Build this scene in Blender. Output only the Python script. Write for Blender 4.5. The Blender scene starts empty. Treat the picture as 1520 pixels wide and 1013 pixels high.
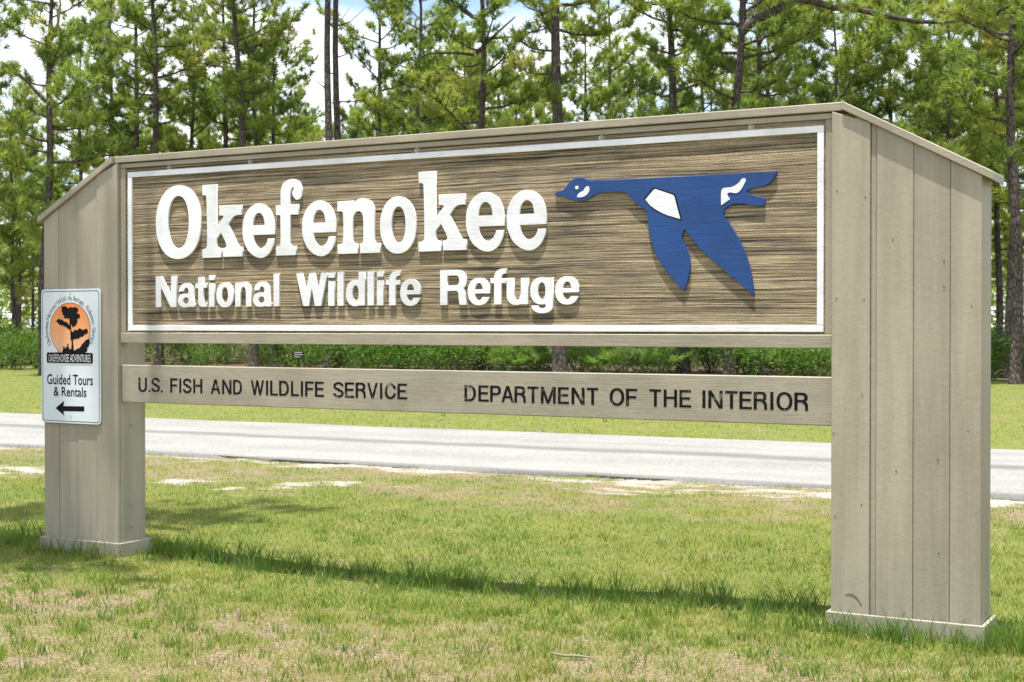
import bpy, bmesh, math, random
import numpy as np
from mathutils import Vector, Matrix

S = bpy.context.scene
COL = S.collection
R = math.radians

# ------------------------------------------------------------------ camera
# the photograph is 1520 px wide; F is the focal length in those pixels (50 mm lens), horizon at y = 484
F, CX, CY, HOR, EYE = 2111.0, 760.0, 506.5, 484.0, 1.6
PIT = math.atan((CY - HOR) / F)
cam = bpy.data.cameras.new('camera')
cam.sensor_width = 36.0
cam.lens = F / 1520.0 * 36.0
cam.clip_start, cam.clip_end = 0.1, 2000
cam.dof.use_dof = True
cam.dof.focus_distance = 8.6
cam.dof.aperture_fstop = 6.3
camo = bpy.data.objects.new('camera', cam)
COL.objects.link(camo)
camo.location = (0, 0, EYE)
camo.rotation_euler = (R(90) - PIT, 0, 0)
S.camera = camo

# ------------------------------------------------------------------ sky, sun, exposure
TH = math.atan(F / 3921.0)                 # the sign's plane is turned 28.3 degrees
SUN_EL, SUN_AZ = R(81), R(208.3 + 3)      # azimuth clockwise from +Y: in front of the sign
w = bpy.data.worlds.new('World'); S.world = w; w.use_nodes = True
nt = w.node_tree; N = nt.nodes; L = nt.links
bg = N['Background']
sky = N.new('ShaderNodeTexSky'); sky.sky_type = 'NISHITA'; sky.sun_disc = False
sky.sun_elevation = SUN_EL; sky.sun_rotation = SUN_AZ
sky.air_density = 1.0; sky.dust_density = 1.2; sky.ozone_density = 1.0
tc = N.new('ShaderNodeTexCoord')
mp = N.new('ShaderNodeMapping'); mp.inputs['Scale'].default_value = (3.0, 3.0, 6.0)
nz = N.new('ShaderNodeTexNoise'); nz.inputs['Scale'].default_value = 1.3; nz.inputs['Detail'].default_value = 7
nz.inputs['Roughness'].default_value = 0.55
rp = N.new('ShaderNodeValToRGB')
rp.color_ramp.elements[0].position = 0.44; rp.color_ramp.elements[0].color = (0, 0, 0, 1)
rp.color_ramp.elements[1].position = 0.60; rp.color_ramp.elements[1].color = (1, 1, 1, 1)
mx = N.new('ShaderNodeMixRGB'); mx.inputs['Color2'].default_value = (7.2, 7.4, 7.8, 1)
L.new(tc.outputs['Generated'], mp.inputs['Vector']); L.new(mp.outputs['Vector'], nz.inputs['Vector'])
L.new(nz.outputs['Fac'], rp.inputs['Fac']); L.new(rp.outputs['Color'], mx.inputs['Fac'])
L.new(sky.outputs['Color'], mx.inputs['Color1']); L.new(mx.outputs['Color'], bg.inputs['Color'])
bg.inputs['Strength'].default_value = 0.125

sun = bpy.data.lights.new('sun', 'SUN'); sun.energy = 4.8; sun.angle = R(0.53); sun.color = (1.0, 0.96, 0.89)
suno = bpy.data.objects.new('sun', sun); COL.objects.link(suno)
sd = Vector((math.sin(SUN_AZ) * math.cos(SUN_EL), math.cos(SUN_AZ) * math.cos(SUN_EL), math.sin(SUN_EL)))
suno.rotation_euler = sd.to_track_quat('Z', 'Y').to_euler(); suno.location = (0, 0, 40)

vs = S.view_settings
vs.view_transform = 'Standard'; vs.look = 'None'; vs.gamma = 1.0; vs.use_curve_mapping = False
vs.exposure = 0.98

# ------------------------------------------------------------------ helpers
rnd = random.Random(7)
rng = np.random.default_rng(11)

EU = np.array([math.cos(TH), -math.sin(TH), 0]); EN = np.array([math.sin(TH), math.cos(TH), 0])
Z0 = F / 280.0
P0 = np.array([(1232 - CX) / F * Z0, Z0, 0.0])      # sign origin, u = 0 at the right post's inner edge

def ray(px, py):
    x = (px - CX) / F; y = -(py - CY) / F
    return np.array([x, math.cos(PIT) + y * math.sin(PIT), -math.sin(PIT) + y * math.cos(PIT)])
def onsign(px, py, d=0.0):
    """pixel -> (u, z) on the sign plane d metres behind its front"""
    r = ray(px, py); o = np.array([0, 0, EYE]); p = P0 + EN * d
    q = o + r * (np.dot(p - o, EN) / np.dot(r, EN))
    return float(np.dot(q - P0, EU)), float(q[2])
def onground(px, py):
    r = ray(px, py); t = -EYE / r[2]
    return r[0] * t, r[1] * t
def atdepth(px, Y):
    return (px - CX) / F * Y

def tag(o, label=None, cat=None, group=None, kind=None):
    if label: o['label'] = label
    if cat: o['category'] = cat
    if group: o['group'] = group
    if kind: o['kind'] = kind
    return o
def link(name, me, mat=None, parent=None, loc=None):
    o = bpy.data.objects.new(name, me); COL.objects.link(o)
    if mat is not None and not me.materials: me.materials.append(mat)
    if parent is not None: o.parent = parent
    if loc is not None: o.location = loc
    return o
def empty(name, loc=(0, 0, 0), rz=0.0):
    o = bpy.data.objects.new(name, None); COL.objects.link(o)
    o.location = loc; o.rotation_euler = (0, 0, rz); o.empty_display_size = 0.2
    return o
def bm_mesh(name, bm, smooth=False):
    me = bpy.data.meshes.new(name); bm.normal_update(); bm.to_mesh(me); bm.free()
    if smooth: me.shade_smooth()
    return me
def np_mesh(name, v, tris=None, quads=None, smooth=False, color=None):
    me = bpy.data.meshes.new(name)
    v = np.asarray(v, dtype=np.float32)
    loops, starts = [], []
    n = 0
    if quads is not None and len(quads):
        q = np.asarray(quads, dtype=np.int32); loops.append(q.ravel()); starts.append(np.arange(len(q)) * 4); n = len(q) * 4
    if tris is not None and len(tris):
        t = np.asarray(tris, dtype=np.int32); loops.append(t.ravel()); starts.append(n + np.arange(len(t)) * 3)
    lo = np.concatenate(loops); st = np.concatenate(starts).astype(np.int32)
    me.vertices.add(len(v)); me.vertices.foreach_set('co', v.ravel())
    me.loops.add(len(lo)); me.loops.foreach_set('vertex_index', lo)
    me.polygons.add(len(st)); me.polygons.foreach_set('loop_start', st)
    me.update(calc_edges=True)
    if color is not None:
        a = me.color_attributes.new('tint', 'FLOAT_COLOR', 'POINT')
        c = np.ones((len(v), 4), dtype=np.float32); c[:, :color.shape[1]] = color
        a.data.foreach_set('color', c.ravel())
    if smooth: me.shade_smooth()
    return me
def box(bm, x0, x1, y0, y1, z0, z1, zr=None, bev=0.0):
    """box; zr = height of the top at x1 (sloped top)"""
    zr = z1 if zr is None else zr
    co = [(x0, y0, z0), (x1, y0, z0), (x1, y1, z0), (x0, y1, z0), (x0, y0, z1), (x1, y0, zr), (x1, y1, zr), (x0, y1, z1)]
    vs_ = [bm.verts.new(c) for c in co]
    fs = [bm.faces.new([vs_[i] for i in f]) for f in ((3, 2, 1, 0), (4, 5, 6, 7), (0, 1, 5, 4), (1, 2, 6, 5), (2, 3, 7, 6), (3, 0, 4, 7))]
    if bev > 0:
        es = list({e for f in fs for e in f.edges})
        bmesh.ops.bevel(bm, geom=es, offset=bev, segments=1, affect='EDGES', profile=0.5)
def boxobj(name, mat, parent, *a, **k):
    bm = bmesh.new(); box(bm, *a, **k)
    return link(name, bm_mesh(name, bm), mat, parent)

# value noise, vectorised
def vnoise(x, y, seed=0):
    xi = np.floor(x).astype(np.int64); yi = np.floor(y).astype(np.int64)
    fx = x - xi; fy = y - yi
    fx = fx * fx * (3 - 2 * fx); fy = fy * fy * (3 - 2 * fy)
    def h(a, b):
        n = (a * 374761393 + b * 668265263 + seed * 974711) & 0x7fffffff
        n = ((n ^ (n >> 13)) * 1274126177) & 0x7fffffff
        n = (n ^ (n >> 16)) & 0xffff
        return n / 65535.0
    return (h(xi, yi) * (1 - fx) + h(xi + 1, yi) * fx) * (1 - fy) + (h(xi, yi + 1) * (1 - fx) + h(xi + 1, yi + 1) * fx) * fy
def fbm(x, y, seed=0, oct=4):
    s = 0; a = 0.5; t = 0
    for i in range(oct):
        s = s + a * vnoise(x * 2 ** i, y * 2 ** i, seed + i); t += a; a *= 0.55
    return s / t

# ------------------------------------------------------------------ materials
def newmat(name):
    m = bpy.data.materials.new(name); m.use_nodes = True
    return m, m.node_tree.nodes, m.node_tree.links, m.node_tree.nodes['Principled BSDF']
def ramp(N, stops):
    r = N.new('ShaderNodeValToRGB'); e = r.color_ramp.elements
    e[0].position, e[0].color = stops[0][0], (*stops[0][1], 1)
    e[1].position, e[1].color = stops[-1][0], (*stops[-1][1], 1)
    for p, c in stops[1:-1]:
        x = e.new(p); x.color = (*c, 1)
    return r
def noise(N, L, vec, scale, detail=5, rough=0.55, mapscale=None):
    n = N.new('ShaderNodeTexNoise'); n.inputs['Scale'].default_value = scale
    n.inputs['Detail'].default_value = detail; n.inputs['Roughness'].default_value = rough
    if mapscale:
        m = N.new('ShaderNodeMapping'); m.inputs['Scale'].default_value = mapscale
        L.new(vec, m.inputs['Vector']); L.new(m.outputs['Vector'], n.inputs['Vector'])
    else: L.new(vec, n.inputs['Vector'])
    return n
def bump(N, L, height, bsdf, strength=0.3, dist=0.01):
    b = N.new('ShaderNodeBump'); b.inputs['Strength'].default_value = strength; b.inputs['Distance'].default_value = dist
    L.new(height, b.inputs['Height']); L.new(b.outputs['Normal'], bsdf.inputs['Normal'])
def mixc(N, L, fac, c1, c2, mode='MIX'):
    m = N.new('ShaderNodeMixRGB'); m.blend_type = mode
    for s, v in (('Fac', fac), ('Color1', c1), ('Color2', c2)):
        if isinstance(v, (int, float)): m.inputs[s].default_value = v
        elif isinstance(v, tuple): m.inputs[s].default_value = (*v, 1)
        else: L.new(v, m.inputs[s])
    return m.outputs['Color']

def mat_paint(name, base, dirt, vertical=True, rough=0.55, stain=0.7):
    """painted timber: faint brush and grain lines, knots, scuffs, chips"""
    m, N, L, P = newmat(name)
    tc = N.new('ShaderNodeTexCoord'); v = tc.outputs['Object']
    gs = (30, 30, 1.6) if vertical else (1.6, 30, 30)
    g = noise(N, L, v, 3.0, 6, 0.6, gs)
    big = noise(N, L, v, 1.7, 4, 0.55)
    r1 = ramp(N, [(0.25, tuple(c * 0.86 for c in base)), (0.55, base), (0.8, tuple(min(1, c * 1.08) for c in base))])
    L.new(big.outputs['Fac'], r1.inputs['Fac'])
    r2 = ramp(N, [(0.30, (0.72, 0.70, 0.68)), (0.42, (1, 1, 1))]); L.new(g.outputs['Fac'], r2.inputs['Fac'])
    c = mixc(N, L, 0.35, r1.outputs['Color'], r2.outputs['Color'], 'MULTIPLY')
    sp = noise(N, L, v, 26, 3, 0.7)
    r3 = ramp(N, [(0.735, (0, 0, 0)), (0.76, (1, 1, 1))]); L.new(sp.outputs['Fac'], r3.inputs['Fac'])
    c = mixc(N, L, r3.outputs['Color'], c, dirt)
    wt = noise(N, L, v, 1.0, 5, 0.65, (9, 9, 0.55) if vertical else (2.5, 9, 5))
    r4 = ramp(N, [(0.40, (0.80, 0.80, 0.78)), (0.60, (1.03, 1.03, 1.03))]); L.new(wt.outputs['Fac'], r4.inputs['Fac'])
    c = mixc(N, L, stain, c, r4.outputs['Color'], 'MULTIPLY')
    oi = N.new('ShaderNodeObjectInfo')
    hv = N.new('ShaderNodeHueSaturation'); mr = N.new('ShaderNodeMapRange')
    mr.inputs['To Min'].default_value = 0.93; mr.inputs['To Max'].default_value = 1.06
    L.new(oi.outputs['Random'], mr.inputs['Value']); L.new(mr.outputs['Result'], hv.inputs['Value']); L.new(c, hv.inputs['Color'])
    L.new(hv.outputs['Color'], P.inputs['Base Color']); P.inputs['Roughness'].default_value = rough
    P.inputs['Specular IOR Level'].default_value = 0.3
    ad = N.new('ShaderNodeMath'); ad.operation = 'ADD'; L.new(g.outputs['Fac'], ad.inputs[0]); L.new(sp.outputs['Fac'], ad.inputs[1])
    bump(N, L, ad.outputs[0], P, 0.35, 0.004)
    return m

TAUPE = (0.36, 0.318, 0.238)
M_taupe_v = mat_paint('taupe_paint_upright', TAUPE, (0.20, 0.16, 0.11), True)
M_taupe_h = mat_paint('taupe_paint_level', TAUPE, (0.20, 0.16, 0.11), False)
M_trim = mat_paint('weathered_trim_paint', (0.36, 0.325, 0.25), (0.2, 0.18, 0.15), False, 0.7)
M_white = mat_paint('white_paint', (0.80, 0.81, 0.81), (0.62, 0.62, 0.60), False, 0.5)
M_blue = mat_paint('blue_paint', (0.018, 0.066, 0.225), (0.04, 0.10, 0.27), False, 0.42)

def mat_plain(name, c, rough=0.6, metal=0.0, spec=0.3, var=0.13):
    m, N, L, P = newmat(name)
    tc = N.new('ShaderNodeTexCoord'); n = noise(N, L, tc.outputs['Object'], 14, 4)
    r = ramp(N, [(0.3, tuple(x * (1 - var) for x in c)), (0.7, tuple(min(1, x * (1 + var)) for x in c))]); L.new(n.outputs['Fac'], r.inputs['Fac'])
    L.new(r.outputs['Color'], P.inputs['Base Color']); P.inputs['Roughness'].default_value = rough; P.inputs['Metallic'].default_value = metal
    P.inputs['Specular IOR Level'].default_value = spec
    return m
M_dark = mat_plain('dark_core', (0.05, 0.042, 0.032), 0.8)
M_black = mat_plain('black_vinyl', (0.012, 0.012, 0.013), 0.5)
M_outline = mat_plain('black_outline', (0.01, 0.01, 0.02), 0.7, 0, 0.1)
M_bolt = mat_plain('bolt_metal', (0.38, 0.36, 0.32), 0.45, 0.7)
M_rust = mat_plain('rusty_wire', (0.10, 0.07, 0.05), 0.7, 0.3)

# sandblasted cedar: soft grain worn back, dark hard ridges
def mat_blasted():
    m, N, L, P = newmat('sandblasted_wood')
    tc = N.new('ShaderNodeTexCoord'); v = tc.outputs['Object']
    wob = noise(N, L, v, 1.0, 3, 0.5, (1.3, 1, 5))
    sub = N.new('ShaderNodeVectorMath'); sub.operation = 'MULTIPLY_ADD'
    sub.inputs[1].default_value = (0, 0, 0.028); L.new(wob.outputs['Color'], sub.inputs[0]); L.new(v, sub.inputs[2])
    g1 = noise(N, L, sub.outputs['Vector'], 1.0, 6, 0.68, (0.8, 1, 80))
    g2 = noise(N, L, sub.outputs['Vector'], 1.0, 3, 0.6, (3.0, 1, 170))
    ad = N.new('ShaderNodeMath'); ad.operation = 'MULTIPLY_ADD'; ad.inputs[1].default_value = 0.38
    L.new(g2.outputs['Fac'], ad.inputs[0]); L.new(g1.outputs['Fac'], ad.inputs[2])
    r = ramp(N, [(0.53, (0.024, 0.021, 0.017)), (0.605, (0.12, 0.10, 0.072)), (0.675, (0.285, 0.222, 0.135)), (0.80, (0.50, 0.405, 0.255))])
    L.new(ad.outputs[0], r.inputs['Fac'])
    mil = noise(N, L, v, 1.0, 5, 0.6, (2.2, 1, 7))
    rm = ramp(N, [(0.48, (0, 0, 0)), (0.68, (1, 1, 1))]); L.new(mil.outputs['Fac'], rm.inputs['Fac'])
    c = mixc(N, L, rm.outputs['Color'], r.outputs['Color'], mixc(N, L, 0.5, r.outputs['Color'], (0.07, 0.068, 0.062)))
    sp = noise(N, L, v, 170, 2, 0.7)
    rs = ramp(N, [(0.35, (0.6, 0.6, 0.6)), (0.65, (1.25, 1.25, 1.25))]); L.new(sp.outputs['Fac'], rs.inputs['Fac'])
    c = mixc(N, L, 1.0, c, rs.outputs['Color'], 'MULTIPLY')
    L.new(c, P.inputs['Base Color']); P.inputs['Roughness'].default_value = 0.85
    P.inputs['Specular IOR Level'].default_value = 0.15
    bump(N, L, ad.outputs[0], P, 1.0, 0.02)
    return m
M_wood = mat_blasted()

def mat_letters():
    """black stick-on lettering, worn through in thin upright streaks"""
    m, N, L, P = newmat('worn_black_lettering')
    tc = N.new('ShaderNodeTexCoord'); v = tc.outputs['Object']
    st = noise(N, L, v, 1.0, 2, 0.7, (170, 1, 5)); pa = noise(N, L, v, 1.0, 4, 0.6, (7, 1, 16))
    ad = N.new('ShaderNodeMath'); ad.operation = 'ADD'; L.new(st.outputs['Fac'], ad.inputs[0]); L.new(pa.outputs['Fac'], ad.inputs[1])
    r = ramp(N, [(0.0, (0, 0, 0)), (1.0, (1, 1, 1))]); r.color_ramp.elements[0].position = 0.575; r.color_ramp.elements[1].position = 0.61
    hf = N.new('ShaderNodeMath'); hf.operation = 'MULTIPLY'; hf.inputs[1].default_value = 0.5
    L.new(ad.outputs[0], hf.inputs[0]); L.new(hf.outputs[0], r.inputs['Fac'])
    L.new(mixc(N, L, r.outputs['Color'], (0.009, 0.009, 0.011), (0.27, 0.24, 0.175)), P.inputs['Base Color'])
    P.inputs['Roughness'].default_value = 0.75; P.inputs['Specular IOR Level'].default_value = 0.08
    return m
M_lett = mat_letters()

def mat_leaf(name, cols, trans=0.35, rough=0.55):
    """foliage: tint attribute picks along a colour ramp; light passes through"""
    m, N, L, P = newmat(name)
    at = N.new('ShaderNodeAttribute'); at.attribute_name = 'tint'
    sp = N.new('ShaderNodeSeparateColor'); L.new(at.outputs['Color'], sp.inputs['Color'])
    r = ramp(N, cols); L.new(sp.outputs['Red'], r.inputs['Fac'])
    L.new(r.outputs['Color'], P.inputs['Base Color']); P.inputs['Roughness'].default_value = rough
    P.inputs['Specular IOR Level'].default_value = 0.25
    tr = N.new('ShaderNodeBsdfTranslucent'); L.new(mixc(N, L, 1.0, r.outputs['Color'], (1.15, 1.25, 0.7), 'MULTIPLY'), tr.inputs['Color'])
    ms = N.new('ShaderNodeMixShader'); ms.inputs['Fac'].default_value = trans
    L.new(P.outputs['BSDF'], ms.inputs[1]); L.new(tr.outputs['BSDF'], ms.inputs[2])
    L.new(ms.outputs['Shader'], N['Material Output'].inputs['Surface'])
    return m
M_needle = mat_leaf('pine_needles', [(0.0, (0.11, 0.17, 0.055)), (0.4, (0.225, 0.29, 0.07)), (0.7, (0.34, 0.375, 0.09)), (1.0, (0.45, 0.37, 0.14))], 0.55)
M_shrub = mat_leaf('shrub_leaves', [(0.0, (0.04, 0.09, 0.015)), (0.6, (0.10, 0.18, 0.025)), (1.0, (0.18, 0.24, 0.04))], 0.4)
M_palm = mat_leaf('palmetto_fronds', [(0.0, (0.08, 0.15, 0.04)), (0.6, (0.17, 0.26, 0.07)), (1.0, (0.30, 0.34, 0.13))], 0.4, 0.4)
M_grass = mat_leaf('grass_blades', [(0.0, (0.06, 0.14, 0.03)), (0.35, (0.15, 0.225, 0.036)), (0.6, (0.25, 0.275, 0.05)), (0.82, (0.35, 0.30, 0.12)), (1.0, (0.45, 0.36, 0.22))], 0.45)

def mat_bark():
    m, N, L, P = newmat('pine_bark')
    tc = N.new('ShaderNodeTexCoord'); v = tc.outputs['Object']
    mpn = N.new('ShaderNodeMapping'); mpn.inputs['Scale'].default_value = (9, 9, 3.2); L.new(v, mpn.inputs['Vector'])
    vo = N.new('ShaderNodeTexVoronoi'); vo.feature = 'DISTANCE_TO_EDGE'; vo.inputs['Scale'].default_value = 1.3
    L.new(mpn.outputs['Vector'], vo.inputs['Vector'])
    n = noise(N, L, v, 7, 5, 0.65)
    r = ramp(N, [(0.3, (0.06, 0.048, 0.044)), (0.55, (0.13, 0.104, 0.092)), (0.75, (0.22, 0.185, 0.165))]); L.new(n.outputs['Fac'], r.inputs['Fac'])
    rv = ramp(N, [(0.0, (0.3, 0.3, 0.3)), (0.16, (1, 1, 1))]); L.new(vo.outputs['Distance'], rv.inputs['Fac'])
    L.new(mixc(N, L, 1.0, r.outputs['Color'], rv.outputs['Color'], 'MULTIPLY'), P.inputs['Base Color'])
    P.inputs['Roughness'].default_value = 0.9; P.inputs['Specular IOR Level'].default_value = 0.1
    bump(N, L, vo.outputs['Distance'], P, 0.8, 0.04)
    return m
M_bark = mat_bark()
M_dead = mat_plain('dead_branch_wood', (0.34, 0.30, 0.25), 0.85)

# ------------------------------------------------------------------ ground
RA = R(26.3)                                           # the road's direction
EA = np.array([math.cos(RA), -math.sin(RA)]); EB = np.array([math.sin(RA), math.cos(RA)])
ROAD0, ROAD1 = 13.95, 19.2
def ab(x, y): return x * EA[0] + y * EA[1], x * EB[0] + y * EB[1]
def xy(a, b): return a * EA[0] + b * EB[0], a * EA[1] + b * EB[1]

SAND = []                                              # bare sand: pixel centre and half sizes in pixels
for px, py, hw, hh in ((20, 699, 48, 5), (272, 714, 26, 5), (345, 726, 12, 3), (440, 721, 24, 5), (505, 718, 16, 3), (955, 717, 105, 9), (1065, 716, 40, 4), (1160, 728, 85, 9), (1225, 735, 36, 6),
                       (1490, 745, 48, 8), (300, 680, 110, 3.5), (480, 688, 110, 4), (640, 697, 70, 4), (1100, 721, 60, 3), (20, 664, 50, 4)):
    x0, y0 = onground(px, py); x1, _ = onground(px + hw, py); _, y1 = onground(px, py - hh)
    SAND.append((x0, y0, abs(x1 - x0), abs(y1 - y0)))
def sandmask(x, y):
    a, b = ab(x, y)
    n = fbm(x * 2.1, y * 2.1, 3); n2 = fbm(x * 7, y * 7, 9, 3); n3 = fbm(a * 2.6, b * 11, 19, 3)
    m = np.zeros_like(x)
    for sx, sy, rx, ry in SAND:
        # ellipses lie along the road
        da = (x - sx) * EA[0] + (y - sy) * EA[1]; db = (x - sx) * EB[0] + (y - sy) * EB[1]
        q = np.sqrt((da / (rx * 1.1)) ** 2 + (db / (ry * 1.0)) ** 2)
        m = np.maximum(m, np.clip(((1.25 - q) * 0.75 + (n - 0.5) * 1.3 + (n3 - 0.5) * 2.6) * 1.5, 0, 1) * (q < 1.7))
    edge = np.clip(1.0 - (ROAD0 - b) / 0.28, 0, 1) * (b < ROAD0 + 0.3)
    m = np.maximum(m, np.clip(edge * 1.2 + (n - 0.52) * 2.2, 0, 1) * (edge > 0))
    return m * (b < ROAD0 + 0.5)
def drymask(x, y):
    """bare, strawy thatch: much of the foreground, patches elsewhere"""
    a, b = ab(x, y)
    n = fbm(x * 1.7 + 5, y * 1.7, 21); n2 = fbm(x * 7, y * 7, 33, 3)
    fore = np.clip((7.35 - b) / 0.9, 0, 1) * 0.30
    shoulder = np.clip((b - 10.4) / 1.8, 0, 1) * np.clip((ROAD0 - b) / .2, 0, 1) * 0.26
    return np.clip((n * 0.45 + n2 * 0.55 - 0.585 + fore + shoulder) * 2.8, 0, 1)

def axis(segs):
    out = []
    for a, b, st in segs: out += list(np.arange(a, b - 1e-6, st))
    return np.array(out + [segs[-1][1]])
gx = axis([(-900, -120, 60), (-120, -24, 6), (-24, -9, 0.6), (-9, 9, 0.07), (9, 24, 0.6), (24, 120, 6), (120, 900, 60)])
gy = axis([(-200, -10, 20), (-10, 5, 1.0), (5, 20, 0.07), (20, 60, 1.0), (60, 200, 10), (200, 1500, 130)])
GX, GY = np.meshgrid(gx, gy, indexing='ij')
gz = (fbm(GX * 0.8, GY * 0.8, 50) - 0.5) * 0.05 + (fbm(GX * 5, GY * 5, 51, 3) - 0.5) * 0.018
near = (np.abs(GX) < 9) & (GY > 5) & (GY < 20)
gz = np.where(near, gz, 0)
_, gb = ab(GX, GY)
gz = np.where((gb > ROAD0 - 0.15) & (gb < ROAD1 + 0.15), -0.03, gz)
gz = gz - 0.06 * np.exp(-((GX + 0.9) / 2.0) ** 2 - ((GY - 9.2) / 1.6) ** 2)
gs = np.where(near, sandmask(GX, GY), 0); gd = drymask(GX, GY)
nx, ny = len(gx), len(gy)
idx = np.arange(nx * ny).reshape(nx, ny)
quads = np.stack([idx[:-1, :-1], idx[1:, :-1], idx[1:, 1:], idx[:-1, 1:]], -1).reshape(-1, 4)
gcol = np.stack([gs.ravel(), gd.ravel(), np.clip((gb - 43.5) / 2.5, 0, 1).ravel()], -1)
me = np_mesh('ground', np.stack([GX.ravel(), GY.ravel(), gz.ravel()], -1), quads=quads, smooth=True, color=gcol)
def mat_ground():
    m, N, L, P = newmat('lawn_soil')
    tc = N.new('ShaderNodeTexCoord'); v = tc.outputs['Object']
    at = N.new('ShaderNodeAttribute'); at.attribute_name = 'tint'
    sp = N.new('ShaderNodeSeparateColor'); L.new(at.outputs['Color'], sp.inputs['Color'])
    f = noise(N, L, v, 55, 4, 0.7); b_ = noise(N, L, v, 1.2, 4, 0.6)
    g = ramp(N, [(0.3, (0.07, 0.092, 0.022)), (0.5, (0.14, 0.155, 0.04)), (0.72, (0.22, 0.21, 0.08))]); L.new(f.outputs['Fac'], g.inputs['Fac'])
    g2 = ramp(N, [(0.35, (0.85, 0.95, 0.8)), (0.65, (1.12, 1.05, 1.0))]); L.new(b_.outputs['Fac'], g2.inputs['Fac'])
    gc = mixc(N, L, 1.0, g.outputs['Color'], g2.outputs['Color'], 'MULTIPLY')
    d = ramp(N, [(0.34, (0.05, 0.038, 0.024)), (0.5, (0.19, 0.14, 0.09)), (0.68, (0.38, 0.30, 0.22))]); L.new(f.outputs['Fac'], d.inputs['Fac'])
    s = ramp(N, [(0.3, (0.27, 0.24, 0.20)), (0.7, (0.40, 0.365, 0.315))]); L.new(f.outputs['Fac'], s.inputs['Fac'])
    c = mixc(N, L, sp.outputs['Green'], gc, d.outputs['Color']); c = mixc(N, L, sp.outputs['Red'], c, s.outputs['Color'])
    st_ = ramp(N, [(0.3, (0.05, 0.036, 0.022)), (0.7, (0.14, 0.10, 0.06))]); L.new(f.outputs['Fac'], st_.inputs['Fac'])
    c = mixc(N, L, sp.outputs['Blue'], c, st_.outputs['Color'])
    L.new(c, P.inputs['Base Color']); P.inputs['Roughness'].default_value = 0.95; P.inputs['Specular IOR Level'].default_value = 0.1
    bump(N, L, f.outputs['Fac'], P, 0.6, 0.02)
    return m
tag(link('ground', me, mat_ground()), kind='structure')

# road: slightly crowned slab of old pale asphalt
def mat_road():
    m, N, L, P = newmat('old_asphalt')
    tc = N.new('ShaderNodeTexCoord'); v = tc.outputs['Object']
    f = noise(N, L, v, 34, 5, 0.8); st = noise(N, L, v, 1.0, 4, 0.6, (0.12, 1.3, 1)); big = noise(N, L, v, 0.9, 4, 0.6)
    r = ramp(N, [(0.3, (0.135, 0.131, 0.122)), (0.5, (0.24, 0.233, 0.217)), (0.7, (0.345, 0.334, 0.31))]); L.new(f.outputs['Fac'], r.inputs['Fac'])
    r2 = ramp(N, [(0.36, (0.86, 0.86, 0.87)), (0.56, (1.04, 1.04, 1.03))]); L.new(st.outputs['Fac'], r2.inputs['Fac'])
    c = mixc(N, L, 0.8, r.outputs['Color'], r2.outputs['Color'], 'MULTIPLY')
    r3 = ramp(N, [(0.3, (0.9, 0.9, 0.9)), (0.7, (1.08, 1.08, 1.07))]); L.new(big.outputs['Fac'], r3.inputs['Fac'])
    c = mixc(N, L, 1.0, c, r3.outputs['Color'], 'MULTIPLY')
    # worn tar seam down the middle and a darker band along the near edge, each with its own ragged outline
    sx = N.new('ShaderNodeSeparateXYZ'); L.new(v, sx.inputs[0])
    wv = noise(N, L, v, 0.7, 5, 0.65)
    def band(center, half, amp):
        a = N.new('ShaderNodeMath'); a.operation = 'MULTIPLY_ADD'; a.inputs[1].default_value = amp; a.inputs[2].default_value = -center - amp * 0.5
        L.new(wv.outputs['Fac'], a.inputs[0])
        b_ = N.new('ShaderNodeMath'); b_.operation = 'ADD'; L.new(sx.outputs['Y'], b_.inputs[0]); L.new(a.outputs[0], b_.inputs[1])
        ab_ = N.new('ShaderNodeMath'); ab_.operation = 'ABSOLUTE'; L.new(b_.outputs[0], ab_.inputs[0])
        mr = N.new('ShaderNodeMapRange'); mr.inputs['From Min'].default_value = half; mr.inputs['From Max'].default_value = half * 0.3
        L.new(ab_.outputs[0], mr.inputs['Value']); return mr.outputs['Result']
    for ce, ha, am, dk in ((2.35, 0.32, 0.5, 0.62), (0.05, 0.16, 0.12, 0.5)):
        k = N.new('ShaderNodeMath'); k.operation = 'MULTIPLY'; k.inputs[1].default_value = dk
        L.new(band(ce, ha, am), k.inputs[0]); c = mixc(N, L, k.outputs[0], c, (0.095, 0.095, 0.097))
    L.new(c, P.inputs['Base Color']); P.inputs['Roughness'].default_value = 0.9; P.inputs['Specular IOR Level'].default_value = 0.2
    bump(N, L, f.outputs['Fac'], P, 0.5, 0.01)
    return m
rv, rq = [], []
na = 241; prof = [(0.0, -0.06), (0.0, 0.012), (0.35, 0.03), (2.6, 0.06), (4.9, 0.03), (ROAD1 - ROAD0, 0.012), (ROAD1 - ROAD0, -0.06)]
for i in range(na):
    a = -120 + 240 * i / (na - 1)
    for j, (b_, z) in enumerate(prof):
        wob = 0.05 * math.sin(a * 1.7 + j) + 0.04 * math.sin(a * 4.1 + 2 * j) if j in (0, 1, 5, 6) else 0
        rv.append((a, b_ + wob, z))
k = len(prof)
for i in range(na - 1):
    for j in range(k - 1): rq.append((i * k + j, (i + 1) * k + j, (i + 1) * k + j + 1, i * k + j + 1))
road = link('road', np_mesh('road', rv, quads=rq), mat_road())
ox, oy = xy(0, ROAD0); road.location = (ox, oy, 0); road.rotation_euler = (0, 0, -RA)
tag(road, kind='structure')

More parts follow.
